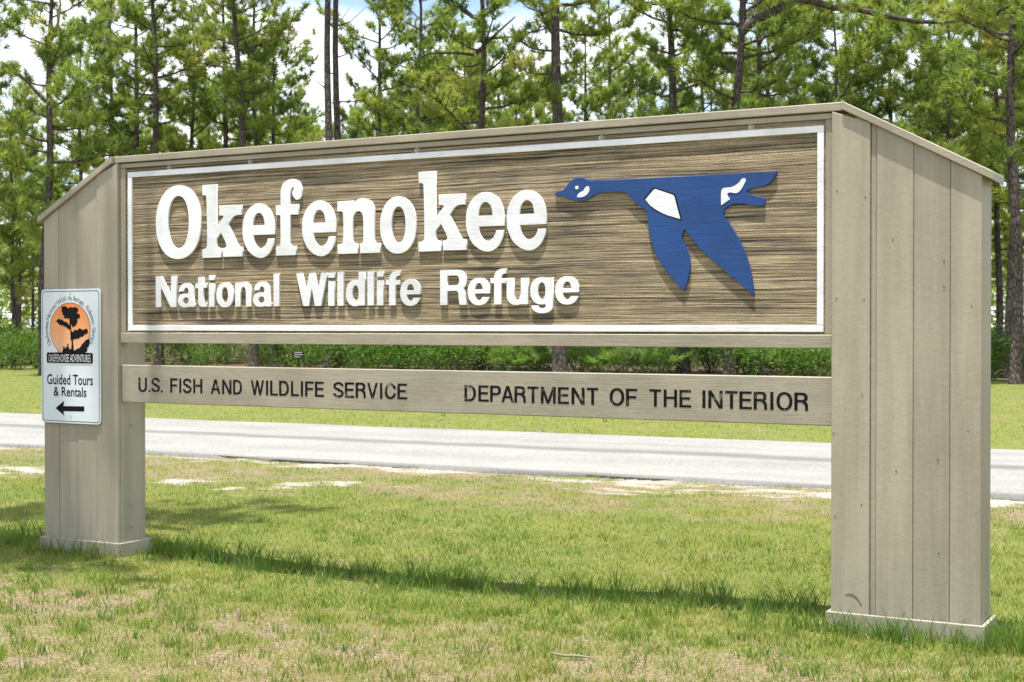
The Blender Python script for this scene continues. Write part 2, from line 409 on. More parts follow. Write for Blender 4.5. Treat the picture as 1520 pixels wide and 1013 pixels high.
# ------------------------------------------------------------------ grass (nobody could count it)
def blades(name, x, y, h, wd, tint, lean, label):
    n = len(x)
    ang = rng.uniform(0, 2 * math.pi, n); la = rng.uniform(0, 2 * math.pi, n)
    z = np.where((np.abs(x) < 9) & (y < 20), (fbm(x * 0.8, y * 0.8, 50) - 0.5) * 0.05, 0) - 0.008 - 0.06 * np.exp(-((x + 0.9) / 2.0) ** 2 - ((y - 9.2) / 1.6) ** 2)
    base = np.stack([x, y, z], -1)
    side = np.stack([np.cos(ang), np.sin(ang), np.zeros(n)], -1) * (wd * 0.5)[:, None]
    ld = np.stack([np.cos(la), np.sin(la), np.zeros(n)], -1) * (h * lean)[:, None]
    up = np.stack([np.zeros(n), np.zeros(n), h], -1)
    mid = base + ld * 0.32 + up * 0.6
    tip = base + ld + up
    v = np.stack([base - side, base + side, mid + side * 0.75, mid - side * 0.75, tip], 1).reshape(-1, 3)
    i0 = np.arange(n) * 5
    q = np.stack([i0, i0 + 1, i0 + 2, i0 + 3], -1); t = np.stack([i0 + 3, i0 + 2, i0 + 4], -1)
    c = np.repeat(np.stack([tint, tint, tint], -1), 5, axis=0)
    o = link(name, np_mesh(name, v, tris=t, quads=q, color=c), M_grass)
    return tag(o, label, 'grass', kind='stuff')

def sample(n, ymin, ymax, power):
    y = ymin + (ymax - ymin) * rng.random(n) ** power
    x = rng.uniform(-1, 1, n) * (y * 0.40 + 0.7)
    return x, y
def signdist(x, y):
    u = (x - P0[0]) * EU[0] + (y - P0[1]) * EU[1]; d = (x - P0[0]) * EN[0] + (y - P0[1]) * EN[1]
    return u, d
x, y = sample(345000, 6.0, 19.5, 1.35)
a, b = ab(x, y)
sm = sandmask(x, y); dm = drymask(x, y)
u_, d_ = signdist(x, y)
clump = fbm(x * 3, y * 3, 71)
inpyl = (d_ > -0.02) & (d_ < 0.28) & (((u_ > -5.76) & (u_ < -5.03)) | ((u_ > 0.0) & (u_ < 0.78)))
keep = (b < ROAD0 - 0.04) & (rng.random(len(x)) > sm * 0.93) & (rng.random(len(x)) > dm * 0.62) & ~inpyl
x, y, b, dm, clump, u_, d_ = [q[keep] for q in (x, y, b, dm, clump, u_, d_)]
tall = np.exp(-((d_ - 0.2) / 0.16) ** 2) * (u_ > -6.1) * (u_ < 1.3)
h = rng.uniform(0.016, 0.046, len(x)) * (0.7 + 0.7 * clump) * (1 - 0.3 * dm)
h *= 1 + tall * 0.9 * (clump + 0.25) * (rng.random(len(x)) < 0.75)
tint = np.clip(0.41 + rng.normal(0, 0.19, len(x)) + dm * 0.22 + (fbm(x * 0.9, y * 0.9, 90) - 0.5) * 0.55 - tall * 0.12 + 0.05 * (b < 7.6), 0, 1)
tint = np.where(rng.random(len(x)) < 0.09 + 0.2 * dm, rng.uniform(0.8, 1.0, len(x)), tint)
blades('lawn_grass', x, y, h, rng.uniform(0.003, 0.0065, len(x)), tint, rng.uniform(0.2, 1.1, len(x)), 'mown green and straw coloured grass around the sign')
# longer tufts at the feet of the sign
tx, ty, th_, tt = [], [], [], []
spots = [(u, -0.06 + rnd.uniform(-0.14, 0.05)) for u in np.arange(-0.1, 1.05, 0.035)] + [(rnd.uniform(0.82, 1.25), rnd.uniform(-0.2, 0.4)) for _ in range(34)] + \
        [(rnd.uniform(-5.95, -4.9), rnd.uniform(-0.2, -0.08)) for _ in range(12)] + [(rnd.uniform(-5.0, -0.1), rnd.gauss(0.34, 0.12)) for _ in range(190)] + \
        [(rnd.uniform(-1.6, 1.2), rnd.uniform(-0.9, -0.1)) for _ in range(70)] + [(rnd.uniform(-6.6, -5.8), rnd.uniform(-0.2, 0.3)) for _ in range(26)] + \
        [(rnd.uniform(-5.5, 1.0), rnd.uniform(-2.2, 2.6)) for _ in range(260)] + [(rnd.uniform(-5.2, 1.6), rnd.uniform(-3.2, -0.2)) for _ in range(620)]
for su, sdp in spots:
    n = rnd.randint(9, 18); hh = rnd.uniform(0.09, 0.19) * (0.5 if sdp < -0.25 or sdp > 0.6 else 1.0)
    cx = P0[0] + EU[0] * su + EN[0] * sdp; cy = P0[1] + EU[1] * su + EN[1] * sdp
    tx.append(rng.normal(cx, 0.03, n)); ty.append(rng.normal(cy, 0.03, n)); th_.append(rng.uniform(0.5, 1.1, n) * hh); tt.append(np.clip(rng.normal((0.13 if -0.2 < sdp < 0.5 else 0.25) + rnd.choice((0, 0, .12, .2)) , 0.10, n), 0, 1))  # tufts along the sign line get a darker tint, painting its ground shadow deeper
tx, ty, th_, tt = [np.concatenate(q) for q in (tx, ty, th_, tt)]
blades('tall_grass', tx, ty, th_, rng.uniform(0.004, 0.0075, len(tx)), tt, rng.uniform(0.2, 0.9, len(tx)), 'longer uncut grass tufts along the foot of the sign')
# verge beyond the road
y = rng.uniform(19, 62, 120000) ; x = rng.uniform(-1, 1, len(y)) * (y * 0.38 + 1)
a, b = ab(x, y); keep = (b > ROAD1 + 0.03) & (b < 44.3); x, y, b = x[keep], y[keep], b[keep]
tint = np.clip(0.24 + rng.normal(0, 0.14, len(x)) + (fbm(x * 0.35, y * 0.35, 95) - 0.5) * 0.8 + 0.28 * np.exp(-(b - ROAD1) / 0.5), 0, 1)
blades('verge_grass', x, y, rng.uniform(0.015, 0.035, len(x)), rng.uniform(0.008, 0.016, len(x)), tint, rng.uniform(0.3, 1.2, len(x)), 'mown grass verge between the road and the pine woods')

# ------------------------------------------------------------------ the sign
sign = empty('refuge_sign', (P0[0], P0[1], 0), -TH)
tag(sign, 'long taupe wooden refuge entrance sign with white raised letters and blue goose', 'sign')
UL0, UL1, UR0, UR1 = -5.755, -5.038, 0.008, 0.775      # pylons
DEP = 0.27
ZT, ZW = 2.735, 2.36                                   # underside of cap at the posts and at the wing ends

def pylon(u0, u1, edges, sgn):
    """edges: board joints from the outer end to the post; the last board is the wide post board"""
    core = boxobj('pylon', M_dark, sign, *( (u0 + 0.014, u1 - 0.012) ), 0.014, DEP - 0.012, -0.05, ZW - 0.02)
    slope_a = (u0, ZW) if sgn < 0 else (u1, ZW)
    def top(u):
        if sgn < 0:
            return ZT if u >= -5.10 else ZW + (ZT - ZW) * (u - u0) / (-5.10 - u0)
        return ZT if u <= 0.08 else ZT + (ZW - ZT) * (u - 0.08) / (u1 - 0.08)
    for i, (a_, b_, y0) in enumerate(edges):
        # a board whose top bends at the apex is cut in one sloped line from edge to edge
        g0, g1 = (rnd.uniform(0.0005, 0.0017) for _ in range(2))
        boxobj('board', M_taupe_v, core, a_ + g0, b_ - g1, y0, 0.022, -0.03, top(a_) - 0.002, zr=top(b_) - 0.002, bev=0.0022)
    for a_, b_ in ((u0, u0 + 0.019), (u1 - 0.019, u1)):
        lo = min(top(a_), top(b_))
        outer = (a_ == u0) == (sgn < 0)
        boxobj('side_board', M_taupe_v, core, a_, b_, 0.0235, DEP, -0.03, (lo if outer else ZT) - 0.004, bev=0.002)
    boxobj('back_board', M_taupe_v, core, u0 + 0.02, u1 - 0.02, DEP - 0.012, DEP + 0.008, -0.03, top(u0 + 0.02) - 0.004, zr=top(u1 - 0.02) - 0.004)
    # base skirting, four mitred lengths
    t = 0.024; zb = 0.082 if sgn < 0 else 0.088
    boxobj('base_trim', M_trim, core, u0 - t, u1 + t, -t, -0.008, -0.06, zb, bev=0.004)
    boxobj('base_trim', M_trim, core, u0 - t, u1 + t, DEP + 0.01, DEP + 0.01 + t, -0.06, zb, bev=0.004)
    boxobj('base_trim', M_trim, core, u0 - t, u0 - 0.003, -0.002, DEP + 0.009, -0.06, zb - 0.002, bev=0.004)
    boxobj('base_trim', M_trim, core, u1 + 0.003, u1 + t, -0.002, DEP + 0.009, -0.06, zb - 0.002, bev=0.004)
    return core
pl = pylon(UL0, UL1, [(UL0, -5.609, 0.004), (-5.609, -5.423, 0.006), (-5.423, -5.2405, 0.003), (-5.2375, UL1, -0.004)], -1)
pr = pylon(UR0, UR1, [(UR0, 0.214, -0.006), (0.214, 0.243, 0.006), (0.243, 0.434, 0.003), (0.434, 0.62, 0.004), (0.62, UR1, 0.002)], 1)

def nail(px, py, parent):
    u, z = onsign(px, py, -0.001)
    bm = bmesh.new(); bmesh.ops.create_cone(bm, cap_ends=True, segments=8, radius1=0.0042, radius2=0.0034, depth=0.004)
    o = link('nail', bm_mesh('nail', bm), M_rust, parent, (u, -0.0065 if u < 0.21 else 0.0025, z)); o.rotation_euler = (R(90), 0, 0)
for px, py in ((1243, 284), (1285, 293), (1242, 443), (1283, 445), (1325, 356), (1401, 387), (1401, 426), (1442, 455), (1280, 586), (1238, 643), (1279, 749), (1392, 682), (1393, 822), (1240, 766), (1252, 165), (1330, 700), (1437, 640)):
    nail(px, py, pr)

# caps: level board over the panel, sloped board over each wing
def cap(name, pts, y0, y1, th, bev=0.004):
    bm = bmesh.new()
    lo = [(u, z) for u, z in pts]; hi = [(u, z + th) for u, z in pts]
    ring = lo + hi[::-1]
    f = [bm.verts.new((u, y0, z)) for u, z in ring]; g = [bm.verts.new((u, y1, z)) for u, z in ring]
    n = len(ring)
    bm.faces.new(f); bm.faces.new(g[::-1])
    for i in range(n): bm.faces.new((f[i], g[i], g[(i + 1) % n], f[(i + 1) % n]))
    bmesh.ops.recalc_face_normals(bm, faces=bm.faces)
    bmesh.ops.bevel(bm, geom=list(bm.edges), offset=bev, segments=1, affect='EDGES')
    return link(name, bm_mesh(name, bm), M_taupe_h, sign)
cap('cap_board', [(-5.075, ZT + 0.002), (0.062, ZT + 0.002)], 0.006, 0.135, 0.045)
cap('cap_board', [(-5.80, ZW - 0.022), (-5.078, ZT + 0.002)], -0.020, DEP + 0.03, 0.045)
cap('cap_board', [(0.065, ZT + 0.004), (0.832, ZW - 0.030)], -0.021, DEP + 0.03, 0.045)

# frame round the panel, panel planks, white border
FR = 0.024
boxobj('frame_rail', M_taupe_h, sign, UL1 + 0.002, UR0 - 0.002, FR, 0.10, 2.70, ZT - 0.004, bev=0.003)
boxobj('frame_rail', M_taupe_h, sign, UL1 + 0.002, UR0 - 0.002, FR - 0.006, 0.10, 1.480, 1.553, bev=0.004)
boxobj('frame_stile', M_taupe_v, sign, UL1 + 0.002, -4.990, FR, 0.10, 1.555, 2.698, bev=0.003)
boxobj('frame_stile', M_taupe_v, sign, -0.034, UR0 - 0.002, FR, 0.10, 1.555, 2.698, bev=0.003)
PY = 0.036                                             # panel face
zz = [1.556, 1.742, 1.935, 2.13, 2.322, 2.51, 2.697]
for z0, z1 in zip(zz[:-1], zz[1:]):
    boxobj('panel_plank', M_wood, sign, -4.988, -0.036, PY + rnd.uniform(-0.0008, 0.0008), PY + 0.05, z0 + 0.0006, z1 - 0.0006, bev=0.0012)
BP = PY - 0.013
for nm, a_ in (('border_strip', (-4.968, -0.042, 2.632, 2.668)), ('border_strip', (-4.968, -0.042, 1.567, 1.603)), ('border_strip', (-4.968, -4.931, 1.6045, 2.6305)), ('border_strip', (-0.078, -0.042, 1.6045, 2.6305))):
    boxobj(nm, M_white, sign, a_[0], a_[1], BP, PY + 0.004, a_[2], a_[3], bev=0.002)

# lower bar
bar = boxobj('text_bar', M_taupe_h, sign, UL1 + 0.003, UR0 - 0.003, 0.03, 0.072, 1.066, 1.328, bev=0.005)
def ring_eye(u, z):
    bm = bmesh.new(); nseg, ns = 14, 6; r, t = 0.011, 0.0022
    vs2 = [[bm.verts.new((u + (r + t * math.cos(q)) * math.cos(p), 0.045 + t * math.sin(q), z + (r + t * math.cos(q)) * math.sin(p))) for q in [2 * math.pi * j / ns for j in range(ns)]] for p in [2 * math.pi * i / nseg for i in range(nseg)]]
    for i in range(nseg):
        for j in range(ns):
            bm.faces.new((vs2[i][j], vs2[(i + 1) % nseg][j], vs2[(i + 1) % nseg][(j + 1) % ns], vs2[i][(j + 1) % ns]))
    return link('screw_eye', bm_mesh('screw_eye', bm, True), M_rust, bar)
for px in (656, 896):
    u, _ = onsign(px, 622, 0.03); ring_eye(u, 1.057)

# bolts on the inner face of the far post
def bolt(parent, loc, axis_u=True):
    bm = bmesh.new()
    bmesh.ops.create_cone(bm, cap_ends=True, segments=6, radius1=0.011, radius2=0.009, depth=0.01)
    bmesh.ops.create_cone(bm, cap_ends=True, segments=14, radius1=0.018, radius2=0.018, depth=0.003, matrix=Matrix.Translation((0, 0, -0.005)))
    o = link('bolt', bm_mesh('bolt', bm), M_bolt, parent, loc)
    o.rotation_euler = (0, R(90), 0) if axis_u else (R(90), 0, 0)
for z in (0.90, 0.335, 0.19):
    bolt(pl, (UL1 + 0.005, 0.13, z))
for u, z in ((-3.9, 2.685), (-2.6, 2.684), (-1.35, 2.684), (-0.45, 2.684), (-4.6, 2.685)):
    bolt(sign, (u, PY - 0.004, z), False)

# ------------------------------------------------------------------ lettering
def smooth_path(pts, n=6):
    """pts: (x, y) corner or (x, y, 1) smooth; returns a closed polyline"""
    out = []; m = len(pts)
    for i in range(m):
        p0, p1 = pts[i], pts[(i + 1) % m]
        a = np.array(p0[:2], float); b = np.array(p1[:2], float)
        def tan(k):
            p = pts[k % m]
            if len(p) < 3: return None
            t = np.array(pts[(k + 1) % m][:2], float) - np.array(pts[(k - 1) % m][:2], float)
            return t / (np.linalg.norm(t) + 1e-9)
        t0, t1 = tan(i), tan(i + 1); d = np.linalg.norm(b - a) / 3
        if t0 is None and t1 is None: out.append(tuple(a)); continue
        c0 = a + (t0 if t0 is not None else (b - a) / (3 * d)) * d; c1 = b - (t1 if t1 is not None else (b - a) / (3 * d)) * d
        for s in np.linspace(0, 1, n, endpoint=False):
            out.append(tuple((1 - s) ** 3 * a + 3 * (1 - s) ** 2 * s * c0 + 3 * (1 - s) * s * s * c1 + s ** 3 * b))
    return out
def solid(name, loops, y0, y1, mat, parent, bev=0.0):
    """loops of (u, z): outline and holes -> a slab from y0 (front) to y1"""
    cu = bpy.data.curves.new(name, 'CURVE'); cu.dimensions = '2D'; cu.fill_mode = 'BOTH'
    cu.extrude = (y1 - y0) / 2 - bev; cu.bevel_depth = bev; cu.bevel_resolution = 0; cu.offset = -bev
    for lp in loops:
        sp = cu.splines.new('POLY'); sp.points.add(len(lp) - 1); sp.use_cyclic_u = True
        for p, q in zip(sp.points, lp): p.co = (q[0], q[1], 0, 1)
    tmp = bpy.data.objects.new(name, cu); COL.objects.link(tmp)
    dg = bpy.context.evaluated_depsgraph_get()
    me = bpy.data.meshes.new_from_object(tmp.evaluated_get(dg)); bpy.data.objects.remove(tmp); bpy.data.curves.remove(cu)
    me.transform(Matrix.Translation((0, (y0 + y1) / 2, 0)) @ Matrix.Rotation(R(90), 4, 'X'))
    me.name = name; me.materials.clear()
    return link(name, me, mat, parent)
def ellipse(cx, cz, rx, rz, p=2.0, n=56):
    out = []
    for i in range(n):
        t = 2 * math.pi * i / n; c, s = math.cos(t), math.sin(t)
        out.append((cx + rx * math.copysign(abs(c) ** (2 / p), c), cz + rz * math.copysign(abs(s) ** (2 / p), s)))
    return out

LY0, LY1 = PY - 0.014, PY + 0.004
def crop(ox, oy, sc):
    return lambda p: (*onsign(ox + p[0] / sc, oy + p[1] / sc, LY0),) + tuple(p[2:])
# big slab-serif word, outlines read off the photograph
c2 = crop(220, 250, 7.235); c3 = crop(400, 250, 7.235)
k_ = [(578, 183), (732, 173), (735, 622), (806, 522), (800, 511, 1), (785, 508), (762, 508), (758, 405), (998, 395), (1000, 500), (940, 507, 1), (905, 530, 1), (860, 600), (950, 800, 1), (972, 838, 1), (1010, 851), (1012, 948), (800, 953), (798, 858), (826, 850, 1), (838, 822, 1), (780, 692), (735, 755), (735, 815, 1), (747, 848, 1), (782, 860), (783, 958), (580, 965), (578, 875), (612, 862, 1), (630, 830, 1), (622, 315, 1), (612, 294, 1), (580, 290)]
e_ = [(535, 347, 1), (640, 395, 1), (692, 490, 1), (712, 600, 1), (713, 685), (470, 695), (480, 755, 1), (505, 810, 1), (550, 840, 1), (600, 812, 1), (625, 768, 1), (633, 733), (708, 730), (697, 800, 1), (640, 905, 1), (545, 947, 1), (430, 885, 1), (367, 770, 1), (348, 640, 1), (365, 505, 1), (430, 395, 1)]
eh_ = [(465, 588), (470, 540, 1), (490, 480, 1), (530, 448, 1), (575, 475, 1), (595, 540, 1), (598, 583)]
f_ = [(65, 400), (118, 393), (120, 240, 1), (150, 160, 1), (240, 117, 1), (312, 142, 1), (345, 210, 1), (347, 272, 1), (328, 322, 1), (290, 338, 1), (256, 310, 1), (243, 255, 1), (262, 215, 1), (248, 206, 1), (228, 235, 1), (221, 300, 1), (220, 390), (312, 383), (310, 497), (222, 500), (222, 800, 1), (231, 830, 1), (252, 838), (284, 836), (282, 932), (70, 940), (68, 845), (98, 838, 1), (115, 812, 1), (115, 505), (68, 505)]
n_ = [(727, 357), (898, 347), (900, 385), (940, 340, 1), (1005, 325, 1), (1080, 350, 1), (1120, 410, 1), (1128, 490, 1), (1128, 770, 1), (1138, 798, 1), (1160, 807), (1188, 806), (1190, 908), (972, 914), (970, 812), (993, 803, 1), (1005, 778, 1), (1003, 530, 1), (985, 475, 1), (948, 463, 1), (912, 488, 1), (896, 545, 1), (895, 780, 1), (905, 802, 1), (945, 812), (948, 915), (732, 922), (730, 823), (768, 815, 1), (788, 788, 1), (788, 490, 1), (775, 466, 1), (728, 467)]
def to_uz(pts, cr): return smooth_path([cr(p) for p in pts])
K, E1, EH, FF, NN = to_uz(k_, c2), to_uz(e_, c3), to_uz(eh_, c3), to_uz(f_, c3), to_uz(n_, c3)
def bounds(lp): return min(p[0] for p in lp), max(p[0] for p in lp), min(p[1] for p in lp)
def shift(loops, px_left, py):
    """same letter again with its left edge at px_left"""
    u0 = bounds(loops[0])[0]; du = onsign(px_left, py, LY0)[0] - u0
    return [[(p[0] + du, p[1]) for p in lp] for lp in loops]
def ell_px(l, r, t, b, cxp, p):
    ul = onsign(l, (t + b) / 2, LY0)[0]; ur = onsign(r, (t + b) / 2, LY0)[0]
    zt = onsign(cxp, t, LY0)[1]; zb = onsign(cxp, b, LY0)[1]
    return ellipse((ul + ur) / 2, (zt + zb) / 2, (ur - ul) / 2, (zt - zb) / 2, p)
O_ = [ell_px(231.1, 298.1, 275.8, 385, 265, 2.15), ell_px(249.3, 279.9, 291.2, 368.9, 265, 2.2)]
o_ = [ell_px(563.8, 617.7, 292.2, 376.9, 590, 2.15), ell_px(581.1, 601.6, 307.1, 360.9, 590.5, 2.2)]
big = [O_, [K], shift([E1, EH], 359.6, 330), [FF], [E1, EH], [NN], o_, shift([K], 620.8, 320), shift([E1, EH], 691.3, 320), shift([E1, EH], 751.8, 320)]
for ls in big:
    solid('raised_letter', ls, LY0, LY1, M_white, sign, 0.0015)

# sans-serif letters drawn as distance fields, outlined by marching squares
class Field:
    def __init__(s, x0=-0.15, x1=1.15, y0=-0.35, y1=1.15, n=110):
        s.xs = np.linspace(x0, x1, int(n * (x1 - x0))); s.ys = np.linspace(y0, y1, int(n * (y1 - y0)))
        s.X, s.Y = np.meshgrid(s.xs, s.ys, indexing='ij')
G = Field()
def rect(x0, y0, x1, y1): return np.maximum(np.maximum(x0 - G.X, G.X - x1), np.maximum(y0 - G.Y, G.Y - y1))
def ell(cx, cy, rx, ry, p=2.2): return ((np.abs((G.X - cx) / rx) ** p + np.abs((G.Y - cy) / ry) ** p) ** (1 / p) - 1) * min(rx, ry)
def para(xb, yb, xt, yt, wx):
    """slanted bar of horizontal width wx between heights yb and yt; x is its left edge"""
    xl = xb + (xt - xb) * (G.Y - yb) / (yt - yb)
    return np.maximum(np.maximum(xl - G.X, G.X - xl - wx) * 0.9, np.maximum(yb - G.Y, G.Y - yt))
U_ = lambda *a: np.minimum.reduce(a)
I_ = lambda *a: np.maximum.reduce(a)
def ringf(cx, cy, rx, ry, ix, iy, icx=None): return I_(ell(cx, cy, rx, ry), -ell(cx if icx is None else icx, cy, ix, iy))
above = lambda y: y - G.Y
below = lambda y: G.Y - y
right = lambda x: x - G.X
left = lambda x: G.X - x
def spath(pts, w_):
    d = np.full(G.X.shape, 9.0)
    for (ax, ay), (bx, by) in zip(pts[:-1], pts[1:]):
        vx, vy = bx - ax, by - ay; l2 = vx * vx + vy * vy + 1e-12
        t = np.clip(((G.X - ax) * vx + (G.Y - ay) * vy) / l2, 0, 1)
        d = np.minimum(d, np.hypot(G.X - ax - t * vx, G.Y - ay - t * vy))
    return d - w_ / 2
def glyphs_bold():
    g = {}
    g['N'] = (U_(rect(0, 0, .19, 1), rect(.57, 0, .76, 1), para(.55, 0, 0, 1, .21)), .76)
    g['a'] = (U_(I_(ringf(.30, .47, .27, .29, .095, .15), above(.50)), rect(.385, .10, .57, .52), rect(.41, 0, .62, .12),
                 I_(ell(.25, .21, .25, .225), -ell(.275, .205, .10, .10)), I_(rect(.2, .30, .45, .43), left(.45))), .62)
    g['a'] = (I_(g['a'][0], -I_(ell(.285, .21, .105, .10), left(.385))), .62)
    g['t'] = (U_(rect(.1, .16, .29, .95), rect(0, .60, .41, .74), I_(ell(.27, .17, .17, .175), below(.17), left(.30)), rect(.26, 0, .41, .14)), .41)
    g['i'] = (U_(rect(0, 0, .19, .74), rect(0, .84, .19, 1)), .19)
    g['o'] = (ringf(.30, .37, .30, .39, .115, .245), .60)
    g['n'] = (U_(rect(0, 0, .185, .74), I_(ringf(.31, .46, .25, .30, .085, .155, .285), above(.45)), rect(.375, 0, .56, .47)), .56)
    g['l'] = (rect(0, 0, .19, 1), .19)
    g['W'] = (U_(para(.225, 0, 0, 1, .19), para(.225, 0, .42, 1, .17), para(.60, 0, .42, 1, .17), para(.60, 0, .80, 1, .19)), .99)
    g['d'] = (U_(rect(.39, 0, .58, 1), I_(ringf(.285, .37, .285, .39, .10, .235, .295), left(.42))), .58)
    g['f'] = (U_(rect(.1, 0, .29, .76), rect(0, .60, .41, .74), I_(ringf(.36, .75, .26, .26, .07, .11), left(.36), above(.72)), rect(.35, .865, .42, 1.01)), .42)
    g['e'] = (I_(U_(ringf(.30, .37, .30, .39, .115, .245), rect(.08, .315, .592, .435)), -rect(.30, .215, .75, .315)), .60)
    g['R'] = (U_(rect(0, 0, .2, 1), rect(.1, .84, .45, 1), rect(.1, .40, .45, .56), I_(ringf(.44, .70, .28, .30, .09, .14), right(.44)),
                 I_(ringf(.44, .27, .26, .28, .07, .13), right(.44), above(.25)), para(.535, 0, .50, .27, .20)), .75)
    g['u'] = (U_(rect(.375, 0, .56, .74), rect(0, .27, .185, .74), I_(ringf(.25, .28, .25, .30, .085, .155, .275), below(.29))), .56)
    g['g'] = (U_(rect(.39, -.03, .58, .74), I_(ringf(.285, .37, .285, .38, .10, .235, .295), left(.42)),
                 I_(ringf(.305, -.03, .275, .22, .10, .085), below(-.03))), .58)
    return g
def glyphs_caps():
    g = {}; s = .155; hb = .138
    g['U'] = (U_(rect(0, .3, s, 1), rect(.68 - s, .3, .68, 1), I_(ringf(.34, .32, .34, .335, .34 - s, .335 - hb), below(.32))), .68)
    g['.'] = (rect(0, 0, .14, .14), .14)
    t = np.linspace(0, 1, 15)
    S1 = [(.33 + .26 * math.cos(R(x)), .735 + .20 * math.sin(R(x))) for x in np.linspace(15, 270, 16)]
    S2 = [(.33 + .27 * math.cos(R(x)), .265 + .205 * math.sin(R(x))) for x in np.linspace(90, -165, 16)]
    g['S'] = (spath(S1 + S2, .145), .66)
    g['F'] = (U_(rect(0, 0, s, 1), rect(0, 1 - hb, .58, 1), rect(0, .44, .53, .44 + hb)), .58)
    g['I'] = (rect(0, 0, s, 1), s)
    g['H'] = (U_(rect(0, 0, s, 1), rect(.55, 0, .55 + s, 1), rect(0, .46, .68, .46 + hb)), .685)
    g['A'] = (U_(para(0, 0, .28, 1, .15), para(.58, 0, .30, 1, .15), rect(.17, .25, .56, .25 + hb)), .73)
    g['N'] = (U_(rect(0, 0, s, 1), rect(.56, 0, .56 + s, 1), para(.535, 0, 0, 1, .16)), .695)
    D = U_(rect(0, 0, s, 1), rect(0, 0, .32, hb), rect(0, 1 - hb, .32, 1), I_(ringf(.30, .5, .38, .5, .38 - s, .5 - hb), right(.30)))
    g['D'] = (D, .68)
    g['W'] = (U_(para(.20, 0, 0, 1, .135), para(.21, 0, .385, 1, .13), para(.585, 0, .405, 1, .13), para(.60, 0, .795, 1, .135)), .93)
    g['L'] = (U_(rect(0, 0, s, 1), rect(0, 0, .54, hb)), .54)
    g['E'] = (U_(rect(0, 0, s, 1), rect(0, 1 - hb, .6, 1), rect(0, 0, .61, hb), rect(0, .45, .56, .45 + hb)), .61)
    bowl = lambda yc, ry: U_(rect(0, yc + ry - hb, .38, yc + ry), rect(0, yc - ry, .38, yc - ry + hb), I_(ringf(.36, yc, .27, ry, .27 - s, ry - hb), right(.36)))
    g['P'] = (U_(rect(0, 0, s, 1), bowl(.71, .29)), .63)
    g['R'] = (U_(rect(0, 0, s, 1), bowl(.73, .27), I_(ringf(.38, .28, .26, .26, .26 - s, .26 - hb), right(.38), above(.26)), para(.51, 0, .505, .28, .14)), .66)
    g['V'] = (U_(para(.26, 0, 0, 1, .14), para(.27, 0, .53, 1, .14)), .67)
    g['C'] = (I_(ringf(.36, .5, .36, .515, .36 - s, .515 - hb), -rect(.45, .36, .9, .64)), .71)
    g['T'] = (U_(rect(.24, 0, .24 + s, 1), rect(0, 1 - hb, .615, 1)), .615)
    g['M'] = (U_(rect(0, 0, s, 1), rect(.68, 0, .68 + s, 1), para(.335, 0, .01, 1, .14), para(.335, 0, .66, 1, .14)), .815)
    g['O'] = (ringf(.38, .5, .38, .515, .38 - s, .515 - hb), .76)
    return g
def contours(f):
    """zero contours of field f as closed polylines"""
    xs, ys = G.xs, G.ys
    f = np.where(np.abs(f) < 1e-9, 1e-9, f)
    inside = f < 0
    cells = inside[:-1, :-1] * 1 + inside[1:, :-1] * 2 + inside[1:, 1:] * 4 + inside[:-1, 1:] * 8
    nxt = {}
    def pt(e, i, j):
        if e == 0: t = f[i, j] / (f[i, j] - f[i + 1, j]); return (xs[i] + t * (xs[i + 1] - xs[i]), ys[j])
        if e == 1: t = f[i + 1, j] / (f[i + 1, j] - f[i + 1, j + 1]); return (xs[i + 1], ys[j] + t * (ys[j + 1] - ys[j]))
        if e == 2: t = f[i, j + 1] / (f[i, j + 1] - f[i + 1, j + 1]); return (xs[i] + t * (xs[i + 1] - xs[i]), ys[j + 1])
        t = f[i, j] / (f[i, j] - f[i, j + 1]); return (xs[i], ys[j] + t * (ys[j + 1] - ys[j]))
    def key(e, i, j): return {0: (i, j, 0), 1: (i + 1, j, 1), 2: (i, j + 1, 0), 3: (i, j, 1)}[e]
    table = {1: [(3, 0)], 2: [(0, 1)], 3: [(3, 1)], 4: [(1, 2)], 5: [(3, 2), (1, 0)], 6: [(0, 2)], 7: [(3, 2)], 8: [(2, 3)], 9: [(2, 0)], 10: [(0, 3), (2, 1)], 11: [(2, 1)], 12: [(1, 3)], 13: [(1, 0)], 14: [(0, 3)]}
    P = {}
    for i, j in zip(*np.nonzero((cells > 0) & (cells < 15))):
        for a_, b_ in table[int(cells[i, j])]:
            ka, kb = key(a_, i, j), key(b_, i, j); P[ka] = pt(a_, i, j); P[kb] = pt(b_, i, j); nxt[ka] = kb
    loops = []
    while nxt:
        k0 = next(iter(nxt)); k = k0; lp = []
        while k in nxt:
            lp.append(P[k]); k = nxt.pop(k)
        if len(lp) > 6: loops.append(simplify(lp, 0.0035))
    return loops
def simplify(lp, eps):
    pts = np.array(lp); n = len(pts); i0 = int(np.argmin(pts[:, 0] + pts[:, 1])); pts = np.roll(pts, -i0, axis=0)
    def dp(a, b):
        if b <= a + 1: return []
        p, q = pts[a], pts[b % n]; d = q - p; l = np.hypot(*d) + 1e-9
        s = pts[a + 1:b]; dist = np.abs(d[0] * (s[:, 1] - p[1]) - d[1] * (s[:, 0] - p[0])) / l if l > 1e-6 else np.hypot(*(s - p).T)
        m = int(np.argmax(dist))
        if dist[m] < eps: return []
        m = a + 1 + m
        return dp(a, m) + [m] + dp(m, b)
    far = int(np.argmax(np.hypot(*(pts - pts[0]).T)))
    ids = [0] + dp(0, far) + [far] + dp(far, n)
    return [tuple(pts[i]) for i in ids]
BOLD = {c: (contours(f), a_) for c, (f, a_) in glyphs_bold().items()}
CAPS = {c: (contours(f), a_) for c, (f, a_) in glyphs_caps().items()}
